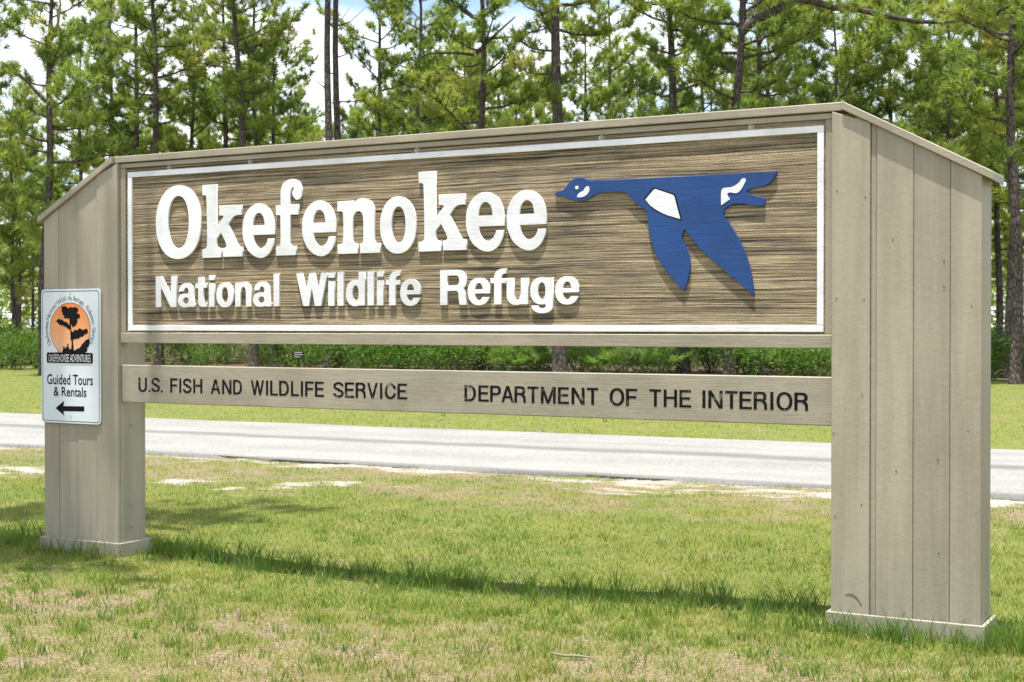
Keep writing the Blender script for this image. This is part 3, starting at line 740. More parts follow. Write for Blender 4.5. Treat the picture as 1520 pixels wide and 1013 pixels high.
def word(text, font, gaps, u0, u1, zb, hgt, y0, y1, mat, parent, name):
    nat = sum(font[c][1] for c in text) + sum(gaps(text[i], text[i + 1]) for i in range(len(text) - 1))
    sx = (u1 - u0) / nat; x = u0
    for i, c in enumerate(text):
        lo, adv = font[c]
        solid(name, [[(x + p[0] * sx, zb + p[1] * hgt) for p in lp] for lp in lo], y0, y1, mat, parent)
        x += (adv + (gaps(c, text[i + 1]) if i + 1 < len(text) else 0)) * sx
def gap_b(a, b): return {'l': .075, 'i': .075}.get(a, .06) + (.02 if b in 'il' else 0) - (.05 if (a, b) in (('W', 'i'), ('a', 't'), ('R', 'e'), ('e', 'f'), ('f', 'u'), ('f', 'e')) else 0)
zb = (onsign(240, 455.5, LY0)[1] + onsign(665, 453.7, LY0)[1]) / 2
for t_, a_, b_ in (('National', 231.2, 414.4), ('Wildlife', 439.5, 624.3), ('Refuge', 653.2, 859.3)):
    word(t_, BOLD, gap_b, onsign(a_, 435, LY0)[0], onsign(b_, 435, LY0)[0], zb, 0.213, LY0, LY1, M_white, sign, 'raised_letter')
def gap_c(a, b): return .14 if a in 'IHNMUD' or b in 'IHNM' else (.02 if (a, b) in (('P', 'A'), ('A', 'R')) else .085)
for t_, a_, b_, yb in (('U.S.', 205.6, 241.5, 577), ('FISH', 252.8, 300, 579), ('AND', 313, 359.4, 581), ('WILDLIFE', 372.5, 481, 584.5), ('SERVICE', 495, 604.5, 588), ('DEPARTMENT', 689.5, 888, 595), ('OF', 905, 946, 599.5), ('THE', 964, 1026, 602), ('INTERIOR', 1042.6, 1200, 606.5)):
    zb2 = 1.143
    word(t_, CAPS, gap_c, onsign(a_, yb, 0.03)[0], onsign(b_, yb, 0.03)[0], zb2, 0.098, 0.0288, 0.0305, M_lett, bar, 'letter')

# the goose
cg = crop(820, 240, 4.343)
goose_pts = [(15, 215), (26, 198, 1), (70, 183, 1), (110, 135, 1), (155, 104, 1), (200, 105, 1), (240, 121, 1), (300, 122), (1447, 65), (1428, 108, 1), (1385, 148, 1), (1310, 170, 1), (1265, 180, 1), (1252, 192, 1), (1278, 212, 1), (1340, 227, 1), (1366, 237, 1), (1366, 285), (1300, 284, 1), (1200, 272, 1), (1140, 285, 1), (1106, 318, 1), (1102, 345, 1), (1130, 385, 1), (1200, 500, 1), (1250, 610, 1), (1285, 740, 1), (1301, 870), (1200, 780, 1), (1080, 680, 1), (960, 570, 1), (850, 437), (834, 480, 1), (840, 512, 1), (870, 575, 1), (887, 650, 1), (880, 735, 1), (850, 836), (770, 750, 1), (690, 640, 1), (645, 540, 1), (620, 420, 1), (605, 325, 1), (580, 298, 1), (535, 268, 1), (500, 225, 1), (468, 201, 1), (430, 197, 1), (300, 205, 1), (262, 221, 1), (220, 246, 1), (160, 255, 1), (110, 241, 1), (60, 222, 1)]
GY0 = PY - 0.015
goose = solid('goose_emblem', [to_uz(goose_pts, cg)], GY0, PY + 0.004, M_blue, sign, 0.0015)
def patch(pts, outline=True):
    lp = to_uz(pts, cg)
    if outline:
        c = np.mean(np.array(lp), axis=0)
        gr = [(p[0] + (p[0] - c[0]) * 0.05 + 0.004 * np.sign(p[0] - c[0]), p[1] + (p[1] - c[1]) * 0.05 + 0.004 * np.sign(p[1] - c[1])) for p in lp]
        solid('patch_outline', [gr], GY0 - 0.0012, GY0 + 0.002, M_outline, goose)
    solid('white_patch', [lp], GY0 - 0.0026, GY0 + 0.002, M_white, goose)
patch([(600, 246), (652, 184), (664, 177), (776, 215), (786, 224), (826, 371), (720, 337, 1), (640, 290, 1)])
patch([(1090, 190, 1), (1105, 172, 1), (1160, 164, 1), (1203, 137, 1), (1225, 110, 1), (1247, 114, 1), (1240, 140, 1), (1218, 178, 1), (1190, 203, 1), (1142, 200, 1), (1128, 212, 1), (1146, 243), (1089, 283)], False)
patch([(147, 168, 1), (158, 157, 1), (170, 167, 1), (160, 180, 1)], False)
patch([(160, 225, 1), (172, 206, 1), (202, 186, 1), (216, 164, 1), (232, 161, 1), (240, 180, 1), (228, 209, 1), (200, 227, 1), (168, 231, 1)], False)

# scuff on the near post
def strip(name, pts, wd, y, mat, parent):
    v, q = [], []
    for i, p in enumerate(pts):
        a = np.array(pts[max(i - 1, 0)]); b = np.array(pts[min(i + 1, len(pts) - 1)]); t = (b - a) / (np.linalg.norm(b - a) + 1e-9)
        ww = wd * (0.3 + 0.7 * math.sin(math.pi * (i + 0.5) / len(pts)))
        n = np.array([-t[1], t[0]]) * ww / 2
        v += [(p[0] + n[0], y, p[1] + n[1]), (p[0] - n[0], y, p[1] - n[1])]
    for i in range(len(pts) - 1): q.append((2 * i, 2 * i + 1, 2 * i + 3, 2 * i + 2))
    return link(name, np_mesh(name, v, quads=q), mat, parent)
M_scuff = mat_plain('scuff', (0.14, 0.115, 0.085), 0.8)
strip('scuff_mark', [onsign(1254 + 25 * t, 884 + 16 * t ** 2.6 - 2.5 * math.sin(t * 3), -0.0075) for t in np.linspace(0, 1, 12)], 0.010, -0.0075, M_scuff, pr)

# ------------------------------------------------------------------ small aluminium sign on the far post
A0, A1, B0, B1 = -5.762, -5.186, 0.905, 1.862
ts = empty('tour_sign', (P0[0], P0[1], 0), -TH)
tag(ts, 'small white metal guided tours sign with orange tree logo on the far post', 'sign')
def rrect(x0, x1, z0, z1, r, n=6):
    out = []
    for cx, cz, a0 in ((x1 - r, z1 - r, 0), (x0 + r, z1 - r, 90), (x0 + r, z0 + r, 180), (x1 - r, z0 + r, 270)):
        for i in range(n + 1):
            t = R(a0 + 90 * i / n); out.append((cx + r * math.cos(t), cz + r * math.sin(t)))
    return out
M_alu = mat_plain('white_sign_face', (0.66, 0.71, 0.735), 0.35, 0, 0.3, 0.02)
M_ink = mat_plain('black_print', (0.009, 0.009, 0.011), 0.7, 0, 0.08)
M_grey = mat_plain('grey_print', (0.20, 0.21, 0.22), 0.5)
m, N_, L_, P_ = newmat('orange_print'); M_orange = m
tcx = N_.new('ShaderNodeTexCoord'); sx_ = N_.new('ShaderNodeSeparateXYZ'); L_.new(tcx.outputs['Object'], sx_.inputs[0])
mr_ = N_.new('ShaderNodeMapRange'); mr_.inputs['From Min'].default_value = 1.40; mr_.inputs['From Max'].default_value = 1.78; L_.new(sx_.outputs['Z'], mr_.inputs['Value'])
ro_ = ramp(N_, [(0.0, (0.72, 0.42, 0.26)), (0.45, (0.78, 0.33, 0.13)), (1.0, (0.74, 0.19, 0.03))]); L_.new(mr_.outputs['Result'], ro_.inputs['Fac']); L_.new(ro_.outputs['Color'], P_.inputs['Base Color'])
P_.inputs['Roughness'].default_value = 0.4
fy = -0.0155
plate = solid('plate', [rrect(A0, A1, B0, B1, 0.03)], fy, -0.0085, M_alu, ts, 0.001)
solid('border_line', [rrect(A0 + 0.013, A1 - 0.013, B0 + 0.013, B1 - 0.013, 0.022), rrect(A0 + 0.017, A1 - 0.017, B0 + 0.017, B1 - 0.017, 0.019)], fy - 0.0008, fy + 0.0003, M_ink, ts)
# layout read off the photograph: 4.82 px per photo pixel, then stretched onto the plate
def sg(p):
    x = (p[0] - 27) / (461 - 27); yl = 20 + 0 * x; yb_ = 960 + 30 * x
    return (A0 + (A1 - A0) * x, B1 - (B1 - B0) * (p[1] - yl) / (yb_ - yl)) + tuple(p[2:])
def ink(name, pts, lay, mat, smooth=False):
    q = [sg(p) for p in pts]
    return solid(name, [smooth_path(q) if smooth else q], fy - 0.0008 * lay, fy + 0.0003, mat, ts)
def rag(pts, amp, seed, n=5):
    r_ = random.Random(seed); out = []
    for i, p in enumerate(pts):
        q = pts[(i + 1) % len(pts)]
        for k in range(n):
            t = k / n; out.append((p[0] + (q[0] - p[0]) * t + r_.uniform(-amp, amp), p[1] + (q[1] - p[1]) * t + r_.uniform(-amp, amp)))
    return out
ec = sg((240, 305)); erx = (sg((386, 305))[0] - sg((95, 305))[0]) / 2; erz = abs(sg((240, 120))[1] - sg((240, 490))[1]) / 2
solid('logo_rim', [ellipse(ec[0], ec[1], erx + 0.004, erz + 0.004)], fy - 0.0008, fy + 0.0003, M_ink, ts)
solid('logo_disc', [ellipse(ec[0], ec[1], erx, erz)], fy - 0.0016, fy + 0.0003, M_orange, ts)
trees_px = [[(175, 150), (200, 140), (230, 152), (265, 145), (300, 160), (305, 180), (285, 190), (315, 205), (310, 225), (290, 235), (295, 255), (285, 280), (265, 290), (250, 270), (235, 230), (205, 225), (185, 190)],
            [(137, 245), (160, 232), (185, 237), (200, 250), (225, 262), (245, 285), (240, 310), (215, 295), (190, 280), (160, 270)],
            [(250, 330), (275, 312), (310, 305), (370, 310), (365, 335), (345, 345), (330, 360), (300, 372), (270, 380), (248, 375)],
            [(255, 482), (275, 455), (320, 430), (335, 400), (360, 385), (381, 372), (377, 420), (352, 482)],
            [(128, 480), (150, 462), (175, 470), (192, 445), (185, 425), (212, 440), (225, 400), (235, 445), (250, 440), (262, 480)],
            [(252, 480), (252, 400), (243, 320), (238, 240), (246, 240), (254, 320), (264, 390), (272, 480)]]
for i, tp in enumerate(trees_px):
    ink('tree_silhouette', rag(tp, 6 if i < 5 else 1.5, i), 3, M_ink)
bq = [sg((70, 466)), sg((405, 552))]
solid('name_banner', [rrect(bq[0][0], bq[1][0], bq[1][1], bq[0][1], 0.012)], fy - 0.0032, fy + 0.0003, M_ink, ts)
solid('arrow', [[sg(p) for p in ((132, 863), (196, 812), (190, 850), (342, 856), (342, 892), (190, 886), (196, 918))]], fy - 0.0008, fy + 0.0003, M_ink, ts)
def textmesh(name, s, x0, x1, zb, zt, mat, lay, parent, bold=0.0):
    """built-in typeface, fitted into a box"""
    cu = bpy.data.curves.new(name, 'FONT'); cu.body = s; cu.offset = bold; cu.extrude = 0.0; cu.resolution_u = 3
    tmp = bpy.data.objects.new(name, cu); COL.objects.link(tmp)
    dg = bpy.context.evaluated_depsgraph_get(); me = bpy.data.meshes.new_from_object(tmp.evaluated_get(dg))
    bpy.data.objects.remove(tmp); bpy.data.curves.remove(cu)
    co = np.empty(len(me.vertices) * 3, dtype=np.float32); me.vertices.foreach_get('co', co); co = co.reshape(-1, 3)
    mn, mxx = co[:, 0].min(), co[:, 0].max()
    X = x0 + (co[:, 0] - mn) / (mxx - mn) * (x1 - x0); Zc = zb + co[:, 1] / 0.70 * (zt - zb)
    co = np.stack([X, np.full(len(X), fy - 0.0008 * lay), Zc], -1).astype(np.float32)
    me.vertices.foreach_set('co', co.ravel()); me.update(); me.name = name; me.materials.clear()
    return link(name, me, mat, parent)
M_wprint = mat_plain('white_print', (0.7, 0.7, 0.68), 0.5)
a_, b_ = sg((84, 531)), sg((392, 488)); textmesh('banner_text', 'OKEFENOKEE ADVENTURES', a_[0], b_[0], a_[1], b_[1], M_wprint, 5, ts, -0.004)
a_, b_ = sg((70, 690)), sg((405, 634)); textmesh('sign_text', 'Guided Tours', a_[0], b_[0], a_[1], b_[1], M_ink, 1, ts, 0.014)
a_, b_ = sg((118, 775)), sg((358, 721)); textmesh('sign_text', '& Rentals', a_[0], b_[0], a_[1], b_[1], M_ink, 1, ts, 0.014)
# words on an arc over the disc
arc = 'Okefenokee National Wildlife Refuge, Folkston, Georgia'
for i, ch in enumerate(arc):
    if ch == ' ': continue
    t = R(207 - 234 * i / (len(arc) - 1)); cx = ec[0] + (erx + 0.022) * math.cos(t); cz = ec[1] + (erz + 0.020) * math.sin(t)
    cu = bpy.data.curves.new('arc_letter', 'FONT'); cu.body = ch; cu.size = 0.047; cu.resolution_u = 2; cu.align_x = 'CENTER'; cu.offset = 0.0006
    tmp = bpy.data.objects.new('arc_letter', cu); COL.objects.link(tmp)
    me = bpy.data.meshes.new_from_object(tmp.evaluated_get(bpy.context.evaluated_depsgraph_get())); bpy.data.objects.remove(tmp); bpy.data.curves.remove(cu)
    nrm = math.atan2(math.sin(t) / erz, math.cos(t) / erx)
    me.transform(Matrix.Translation((cx, fy - 0.0008, cz)) @ Matrix.Rotation(R(90), 4, 'X') @ Matrix.Rotation(nrm - R(90), 4, 'Z'))
    me.materials.clear(); link('arc_letter', me, M_grey, ts)
for z in (B0 + 0.055, B1 - 0.03):
    o = link('screw', bpy.data.meshes.new('screw'), None, ts)
    bm = bmesh.new(); bmesh.ops.create_cone(bm, cap_ends=True, segments=10, radius1=0.006, radius2=0.004, depth=0.005, matrix=Matrix.Translation(((A0 + A1) / 2, fy - 0.002, z)) @ Matrix.Rotation(R(90), 4, 'X'))
    bm.to_mesh(o.data); bm.free(); o.data.materials.append(M_bolt)

# ------------------------------------------------------------------ pines
class Acc:
    def __init__(s): s.v, s.q, s.t, s.c, s.n = [], [], [], [], 0
    def tube(s, pts, rad, sides):
        pts = np.array(pts, float); k = len(pts)
        tn = np.gradient(pts, axis=0); tn /= np.linalg.norm(tn, axis=1)[:, None] + 1e-9
        ref = np.array([0, 0, 1.0]) if abs(tn[0][2]) < 0.8 else np.array([1.0, 0, 0])
        a = np.cross(tn, ref); a /= np.linalg.norm(a, axis=1)[:, None] + 1e-9; b = np.cross(tn, a)
        th = np.arange(sides) * 2 * math.pi / sides
        ring = pts[:, None, :] + (a[:, None, :] * np.cos(th)[None, :, None] + b[:, None, :] * np.sin(th)[None, :, None]) * np.array(rad)[:, None, None]
        s.v.append(ring.reshape(-1, 3)); i0 = s.n
        for i in range(k - 1):
            for j in range(sides):
                s.q.append((i0 + i * sides + j, i0 + i * sides + (j + 1) % sides, i0 + (i + 1) * sides + (j + 1) % sides, i0 + (i + 1) * sides + j))
        s.n += k * sides
    def mesh(s, name, smooth=True): return np_mesh(name, np.concatenate(s.v), quads=s.q, smooth=smooth)
def needles(tips, dirs, sizes, tints, per, g, width=0.034):
    """a brush of long needles at each twig end"""
    k = len(tips)
    tips = np.repeat(np.array(tips), per, 0); dirs = np.repeat(np.array(dirs), per, 0); sz = np.repeat(np.array(sizes), per)
    ti = np.repeat(np.array(tints), per); n = len(tips)
    rd = g.normal(size=(n, 3)); rd /= np.linalg.norm(rd, axis=1)[:, None]
    d = dirs * g.uniform(0.15, 1.3, n)[:, None] + rd; d[:, 2] += 0.12
    d /= np.linalg.norm(d, axis=1)[:, None]
    ln = sz * g.uniform(0.65, 1.1, n)
    base = tips - dirs * (g.random(n) * 0.22 * sz / 0.36)[:, None]
    side = np.cross(d, g.normal(size=(n, 3))); side /= np.linalg.norm(side, axis=1)[:, None] + 1e-9
    wv = (width * g.uniform(0.7, 1.3, n))[:, None] * side
    tip = base + d * ln[:, None]; tip[:, 2] -= 0.08 * ln
    v = np.stack([base - wv * 0.5, base + wv * 0.5, tip], 1).reshape(-1, 3)
    tt = np.clip(ti + g.normal(0, 0.10, n), 0, 1)
    return v, np.arange(n * 3).reshape(-1, 3), np.repeat(np.stack([tt, tt, tt], -1), 3, 0)
def make_pine(seed, H, cb, r0, spread, nlimb, lean=(0, 0), tuft=0.40, per=36, fork=None, dens=1.0):
    """returns (trunk mesh, crown mesh). cb: height of the lowest green limb"""
    g = np.random.default_rng(seed); r_ = random.Random(seed)
    A = Acc()
    wob = [(r_.uniform(-1, 1), r_.uniform(-1, 1)) for _ in range(5)]
    def axis_pt(t):
        z = H * t
        x = lean[0] * z + 0.12 * math.sin(t * 5 + wob[0][0] * 3) * wob[1][0] + 0.06 * math.sin(t * 13 + wob[2][0] * 5)
        y = lean[1] * z + 0.12 * math.sin(t * 4 + wob[0][1] * 3) * wob[1][1]
        x0 = 0.12 * math.sin(wob[0][0] * 3) * wob[1][0] + 0.06 * math.sin(wob[2][0] * 5); y0 = 0.12 * math.sin(wob[0][1] * 3) * wob[1][1]
        return np.array([x - x0, y - y0, z])
    rad = lambda t: r0 * (1 - 0.80 * t ** 1.15) * (1 + 0.35 * math.exp(-t * H / 0.35))
    ts_ = np.concatenate([[0, 0.008, 0.02, 0.04], np.linspace(0.07, 1, 17)])
    A.tube([axis_pt(t) for t in ts_], [rad(t) for t in ts_], 11)
    tips, dirs, sizes, tints = [], [], [], []
    def twig(p, d, ln, r, tint):
        """short branchlet, a brush at its end and some on the way"""
        d = d / np.linalg.norm(d)
        q1 = p + d * ln * 0.5 + np.array([0, 0, -0.04 * ln]); e = p + d * ln + np.array([0, 0, 0.10 * ln])
        A.tube([p, q1, e], [r, r * 0.75, r * 0.5], 3)
        dd = e - q1; dd /= np.linalg.norm(dd)
        tips.append(e); dirs.append(dd); sizes.append(tuft * r_.uniform(0.8, 1.15)); tints.append(tint)
        for _ in range(1 + (ln > 0.4) + (r_.random() < 0.6)):
            tips.append(q1 + (e - q1) * r_.uniform(-0.6, 0.7) + np.array([r_.uniform(-.22, .22), r_.uniform(-.22, .22), r_.uniform(-0.02, .26)])); dirs.append(np.array([dd[0] * .5, dd[1] * .5, 0.8])); sizes.append(tuft * r_.uniform(0.6, 0.95)); tints.append(tint - 0.06)
    az = r_.uniform(0, 6.28)
    for i in range(nlimb):
        f = (i + r_.uniform(0, 0.9)) / nlimb
        z = cb + (H - cb) * f ** 0.9
        t = min(z / H, 0.985); p = axis_pt(t)
        az += 2.4 + r_.uniform(-1.1, 1.1)
        ln = spread * (0.35 + 0.65 * math.sin(math.pi * min(1, 0.25 + 0.75 * (1 - f)))) * r_.uniform(0.4, 1.3) * (0.45 + 0.55 * (1 - f) ** 0.6)
        rise = r_.uniform(-0.12, 0.35) + 0.5 * f
        d = np.array([math.cos(az), math.sin(az), rise]); d /= np.linalg.norm(d)
        rb = min(rad(t) * 0.55, 0.018 + 0.022 * ln)
        k1 = np.array([r_.uniform(-.22, .22), r_.uniform(-.22, .22), r_.uniform(-.12, .12)]) * ln
        pts = [p, p + d * ln * 0.33 + k1 * 0.35 + np.array([0, 0, -0.03 * ln]), p + d * ln * 0.68 + k1 * 0.6, p + d * ln + k1 * 0.5 + np.array([0, 0, 0.16 * ln])]
        A.tube(pts, [rb, rb * 0.75, rb * 0.5, rb * 0.25], 5)
        tint = r_.gauss(0.50, 0.15)
        nb = max(3, int(ln * 4.1 * dens))
        for j in range(nb):
            s = 0.30 + 0.70 * (j + r_.random()) / nb
            a3 = s * 3; i3 = min(int(a3), 2); bp = np.array(pts[i3]) * (1 - (a3 - i3)) + np.array(pts[i3 + 1]) * (a3 - i3)
            sd_ = 1 if j % 2 else -1
            lat = np.array([-d[1], d[0], 0]) * sd_ * r_.uniform(0.4, 1.1)
            dv = d * r_.uniform(0.35, 0.9) + lat + np.array([0, 0, r_.uniform(0.0, 0.75)])
            twig(bp, dv, r_.uniform(0.35, 1.0) * (0.5 + 0.16 * ln), rb * 0.3 + 0.004, tint)
        tips.append(pts[-1]); dirs.append(d); sizes.append(tuft * 1.1); tints.append(tint + 0.05)
    # bare stubs below the crown
    for _ in range(r_.randint(2, 6)):
        z = r_.uniform(cb * 0.45, cb * 1.05); p = axis_pt(z / H); a = r_.uniform(0, 6.28); ln = r_.uniform(0.4, 1.6)
        d = np.array([math.cos(a), math.sin(a), r_.uniform(-0.1, 0.5)])
        A.tube([p, p + d * ln * 0.5 + np.array([0, 0, r_.uniform(-.1, .12)]), p + d * ln + np.array([r_.uniform(-.2, .2), 0, r_.uniform(-.1, .3)])], [0.03, 0.02, 0.007], 4)
    tips.append(axis_pt(1)); dirs.append(np.array([0, 0, 1.0])); sizes.append(tuft); tints.append(0.6)
    v, q, c = needles(tips, dirs, sizes, np.clip(tints, 0, 1), per, g)
    return A.mesh('trunk'), np_mesh('crown', v, tris=q, color=c)
def plant_tree(name, label, cat, group, loc, rz, sc, meshes, matc=None):
    e = empty(name, loc, rz); e.scale = sc
    tag(e, label, cat, group)
    link('trunk', meshes[0], M_bark, e); link('crown', meshes[1], matc or M_needle, e)
    return e

# front row, each with its own shape: photo x at the base and at y = 100, distance, diameter
front = [
    (66, 73, 46, 0.32, 4.2, 15, 2.6, 'dark forked pine with drooping limbs behind the far end of the sign'),
    (235, 232, 58, 0.38, 8.2, 20, 2.5, 'straight tall pine behind the big letter O of the sign'),
    (377, 360, 52, 0.34, 8.6, 19, 2.3, 'left and thicker of two close pines above the first letters e and f'),
    (392, 379, 58, 0.26, 9.5, 19, 2.0, 'right and thinner of two close pines above the first letters e and f'),
    (487, 489, 50, 0.34, 14.2, 24, 2.3, 'left trunk of the tall twin pines against white sky'),
    (500, 502, 50.6, 0.32, 14.5, 24, 2.3, 'right trunk of the tall twin pines against white sky'),
    (684, 682, 64, 0.30, 5.5, 15, 2.8, 'slim pine just left of the spreading pine above the middle of the sign'),
    (706, 706, 50, 0.34, 5.6, 18, 4.4, 'spreading pine with long crooked limbs above the second letter k'),
    (832, 821, 46, 0.47, 8.8, 21, 2.8, 'thickest pine trunk, rising above the gap before the goose head'),
    (1014, 993, 48, 0.42, 6.2, 18, 3.0, 'dark leaning pine above the white patch of the goose'),
    (1084, 1099, 46, 0.42, 6.6, 18, 3.6, 'stout pine with a big arching limb above the goose tail'),
    (1508, 1510, 39, 0.33, 5.2, 17, 3.0, 'pine at the right edge of the view beyond the near end of the sign'),
    (1496, 1500, 43, 0.24, 7.0, 17, 2.2, 'slender pine close beside the pine at the right edge of the view'),
]
for i, (xb, xt, Y, dia, cb, H, spread, lab) in enumerate(front):
    X = atdepth(xb, Y); zt = (HOR - 100) / F * Y + EYE
    lean = (atdepth(xt, Y) - X) / zt
    meshes = make_pine(100 + i, H, cb, dia / 2, spread, 38, (lean, rnd.uniform(-0.01, 0.01)), 0.38, 30)
    plant_tree('pine_tree', lab, 'pine', 'front row of pines', (X, Y, -0.02), 0, (1, 1, 1), meshes)

# one big arching limb and pale dead snags, parts of the trees they grow from
def limb(tree, pts, rad, mat):
    A = Acc(); A.tube(pts, rad, 6); return link('limb', A.mesh('limb'), mat, tree)
pines = [o for o in COL.objects if o.name.startswith('pine_tree')]
def P3(px, py, Y, base): 
    return (atdepth(px, Y) - base[0], 0.0, (HOR - py) / F * Y + EYE)
def limb_px(tree, pix, r0, mat, dy=0.0):
    Y = tree.location.y; pts = []
    for k, (px, py) in enumerate(pix):
        x, _, z = P3(px, py, Y, tree.location); pts.append((x, -dy * k, z))
    n = len(pts); limb(tree, pts, [r0 * (1 - 0.7 * k / (n - 1)) for k in range(n)], mat)
    return pts
tr = pines[10]
ptsA = limb_px(tr, [(1098, 50), (1118, 32), (1145, 20), (1172, 8), (1196, 6), (1230, 18), (1265, 22), (1300, 32), (1345, 42), (1390, 44), (1440, 38)], 0.17, M_bark, 0.12)
limb_px(pines[7], [(707, 80), (725, 62), (745, 45), (765, 28)], 0.07, M_bark, 0.1)
limb_px(pines[7], [(704, 82), (680, 80), (640, 81), (610, 92)], 0.06, M_bark, 0.1)
limb_px(pines[7], [(702, 26), (686, 12), (664, 0), (640, -8)], 0.08, M_bark, 0.1)
limb_px(pines[0], [(72, 70), (92, 62), (110, 48), (124, 30), (132, 8)], 0.065, M_dead, 0.75)
limb_px(pines[0], [(95, 58), (98, 42), (108, 24)], 0.05, M_dead, 0.75)
limb_px(pines[0], [(70, 152), (56, 136), (38, 116), (22, 98)], 0.075, M_bark, 0.1)
limb_px(pines[6], [(682, 168), (668, 152), (640, 150), (600, 157), (570, 160)], 0.06, M_bark, 0.1)
# needles on the big limb
g_ = np.random.default_rng(77); tp, dr, sz, tn = [], [], [], []
for k in range(4, len(ptsA)):
    for _ in range(11):
        p = np.array(ptsA[k]) + np.array([rnd.uniform(-0.7, 0.7), rnd.uniform(-0.8, 0.8), rnd.uniform(-0.35, 0.75)])
        tp.append(p); dr.append(np.array([rnd.uniform(-.5, .7), rnd.uniform(-.5, .5), 0.6])); sz.append(rnd.uniform(0.3, 0.42)); tn.append(rnd.gauss(0.55, 0.1))
v, q, c = needles(tp, dr, sz, np.clip(tn, 0, 1), 34, g_)
link('limb_needles', np_mesh('limb_needles', v, tris=q, color=c), M_needle, tr)

# pines behind: shared shapes
VAR = [make_pine(300 + i, H, cb, r, sp, nl, (rnd.uniform(-.015, .015), 0), 0.39, 28, dens=de) for i, (H, cb, r, sp, nl, de) in enumerate([
    (16, 4.5, 0.15, 2.9, 40, 1.0), (14, 4.0, 0.13, 2.7, 38, 1.0), (18, 6.5, 0.17, 3.0, 38, 1.0), (19, 7.5, 0.17, 2.8, 30, 1.0), (12, 3.0, 0.11, 2.5, 36, 1.1), (21, 9.5, 0.18, 3.0, 30, 1.0)])]
back = []
r2 = random.Random(5)
# second row placed from the photograph (photo x, distance, variant, scale)
for px, Y, vi, sc in ((20, 60, 4, 0.95), (118, 62, 1, 1.0), (160, 66, 2, 1.0), (285, 64, 0, 1.0), (330, 72, 4, 1.15), (432, 66, 1, 0.92), (455, 78, 4, 1.0), (560, 70, 1, 0.9), (610, 64, 4, 1.05), (640, 76, 0, 0.9), (765, 68, 4, 1.1), (790, 80, 1, 1.0),
                      (868, 62, 1, 1.05), (908, 66, 2, 0.95), (945, 72, 4, 1.2), (1045, 62, 0, 1.0), (1140, 58, 1, 1.1), (1185, 63, 0, 1.05), (1235, 57, 4, 1.25), (1275, 66, 2, 1.0), (1320, 58, 1, 1.15), (1365, 62, 0, 1.0), (1405, 54, 4, 1.2), (1450, 60, 1, 1.1), (1480, 56, 0, 1.0), (-40, 56, 0, 1.0), (1560, 52, 1, 1.1), (1590, 47, 2, 1.0), (565, 59, 2, 0.95), (622, 57, 0, 1.05), (200, 63, 2, 1.05), (330, 61, 3, 0.95), (408, 62, 0, 0.9), (1120, 54, 2, 1.0)):
    back.append((px, Y, vi, sc))
for px in range(-180, 1740, 40):
    back.append((px + r2.uniform(-16, 16), r2.uniform(84, 105), r2.choice((0, 1, 2, 2, 4)), r2.uniform(0.85, 1.1)))
for px in range(-170, 1740, 52):
    back.append((px + r2.uniform(-20, 20), r2.uniform(112, 140), r2.choice((0, 2, 3, 1)), r2.uniform(0.9, 1.15)))
ORD = 'first second third fourth fifth sixth seventh eighth ninth tenth eleventh twelfth thirteenth fourteenth fifteenth sixteenth seventeenth eighteenth nineteenth twentieth twenty-first twenty-second twenty-third twenty-fourth twenty-fifth twenty-sixth twenty-seventh twenty-eighth twenty-ninth thirtieth thirty-first thirty-second thirty-third thirty-fourth'.split()
second = sorted(range(34), key=lambda k: back[k][0]); rank = {k: ORD[second.index(k)] for k in second}
for bi, (px, Y, vi, sc) in enumerate(back):
    e = empty('distant_pine', (atdepth(px, Y), Y, -0.02), r2.uniform(0, 6.28)); e.scale = (sc * r2.uniform(0.92, 1.1), sc * r2.uniform(0.92, 1.1), sc)
    if bi < 34: tag(e, rank[bi] + ' pine from the left in the second row, just behind the big front trunks', 'pine', 'second row of pines')
    else: tag(e, 'distant green pine deep in the woods behind the two nearer rows', 'pine', 'pines deeper in the woods')
    link('trunk', VAR[vi][0], M_bark, e); link('crown', VAR[vi][1], M_needle, e)
# a pine just outside the frame whose crown shades the grass by the far post
sx0, sy0 = -5.3, 9.0
mo = make_pine(555, 13, 6.2, 0.17, 3.4, 20, (0.02, 0), 0.36, 30)
plant_tree('pine_tree', 'tall pine on the near lawn left of the sign, outside the picture', 'pine', None, (sx0, sy0, -0.02), 0.6, (1, 1, 1), mo)

# far wood behind everything: one mass of foliage
n = 52000
X = rng.uniform(-115, 115, n); Y = rng.uniform(150, 195, n); cl = fbm(X * 0.09, Y * 0.05, 17)
Zm = (7 + 17 * cl); Zz = rng.random(n) ** 0.8 * Zm
dv = rng.normal(size=(n, 3)); dv /= np.linalg.norm(dv, axis=1)[:, None]; ev = np.cross(dv, rng.normal(size=(n, 3))); ev /= np.linalg.norm(ev, axis=1)[:, None]
sz = rng.uniform(0.35, 0.9, n)[:, None]; C0 = np.stack([X, Y, Zz], -1)
v = np.stack([C0 - dv * sz, C0 + ev * sz * 0.6, C0 + dv * sz], 1).reshape(-1, 3)
tt = np.clip(0.35 + rng.normal(0, 0.12, n) + (fbm(X * .3, Zz * .3, 8) - .5) * .6, 0, 1)
tag(link('far_wood', np_mesh('far_wood', v, tris=np.arange(n * 3).reshape(-1, 3), color=np.repeat(np.stack([tt] * 3, -1), 3, 0)), M_needle), 'hazy green mass of distant woodland behind the pines', 'woods', kind='stuff')

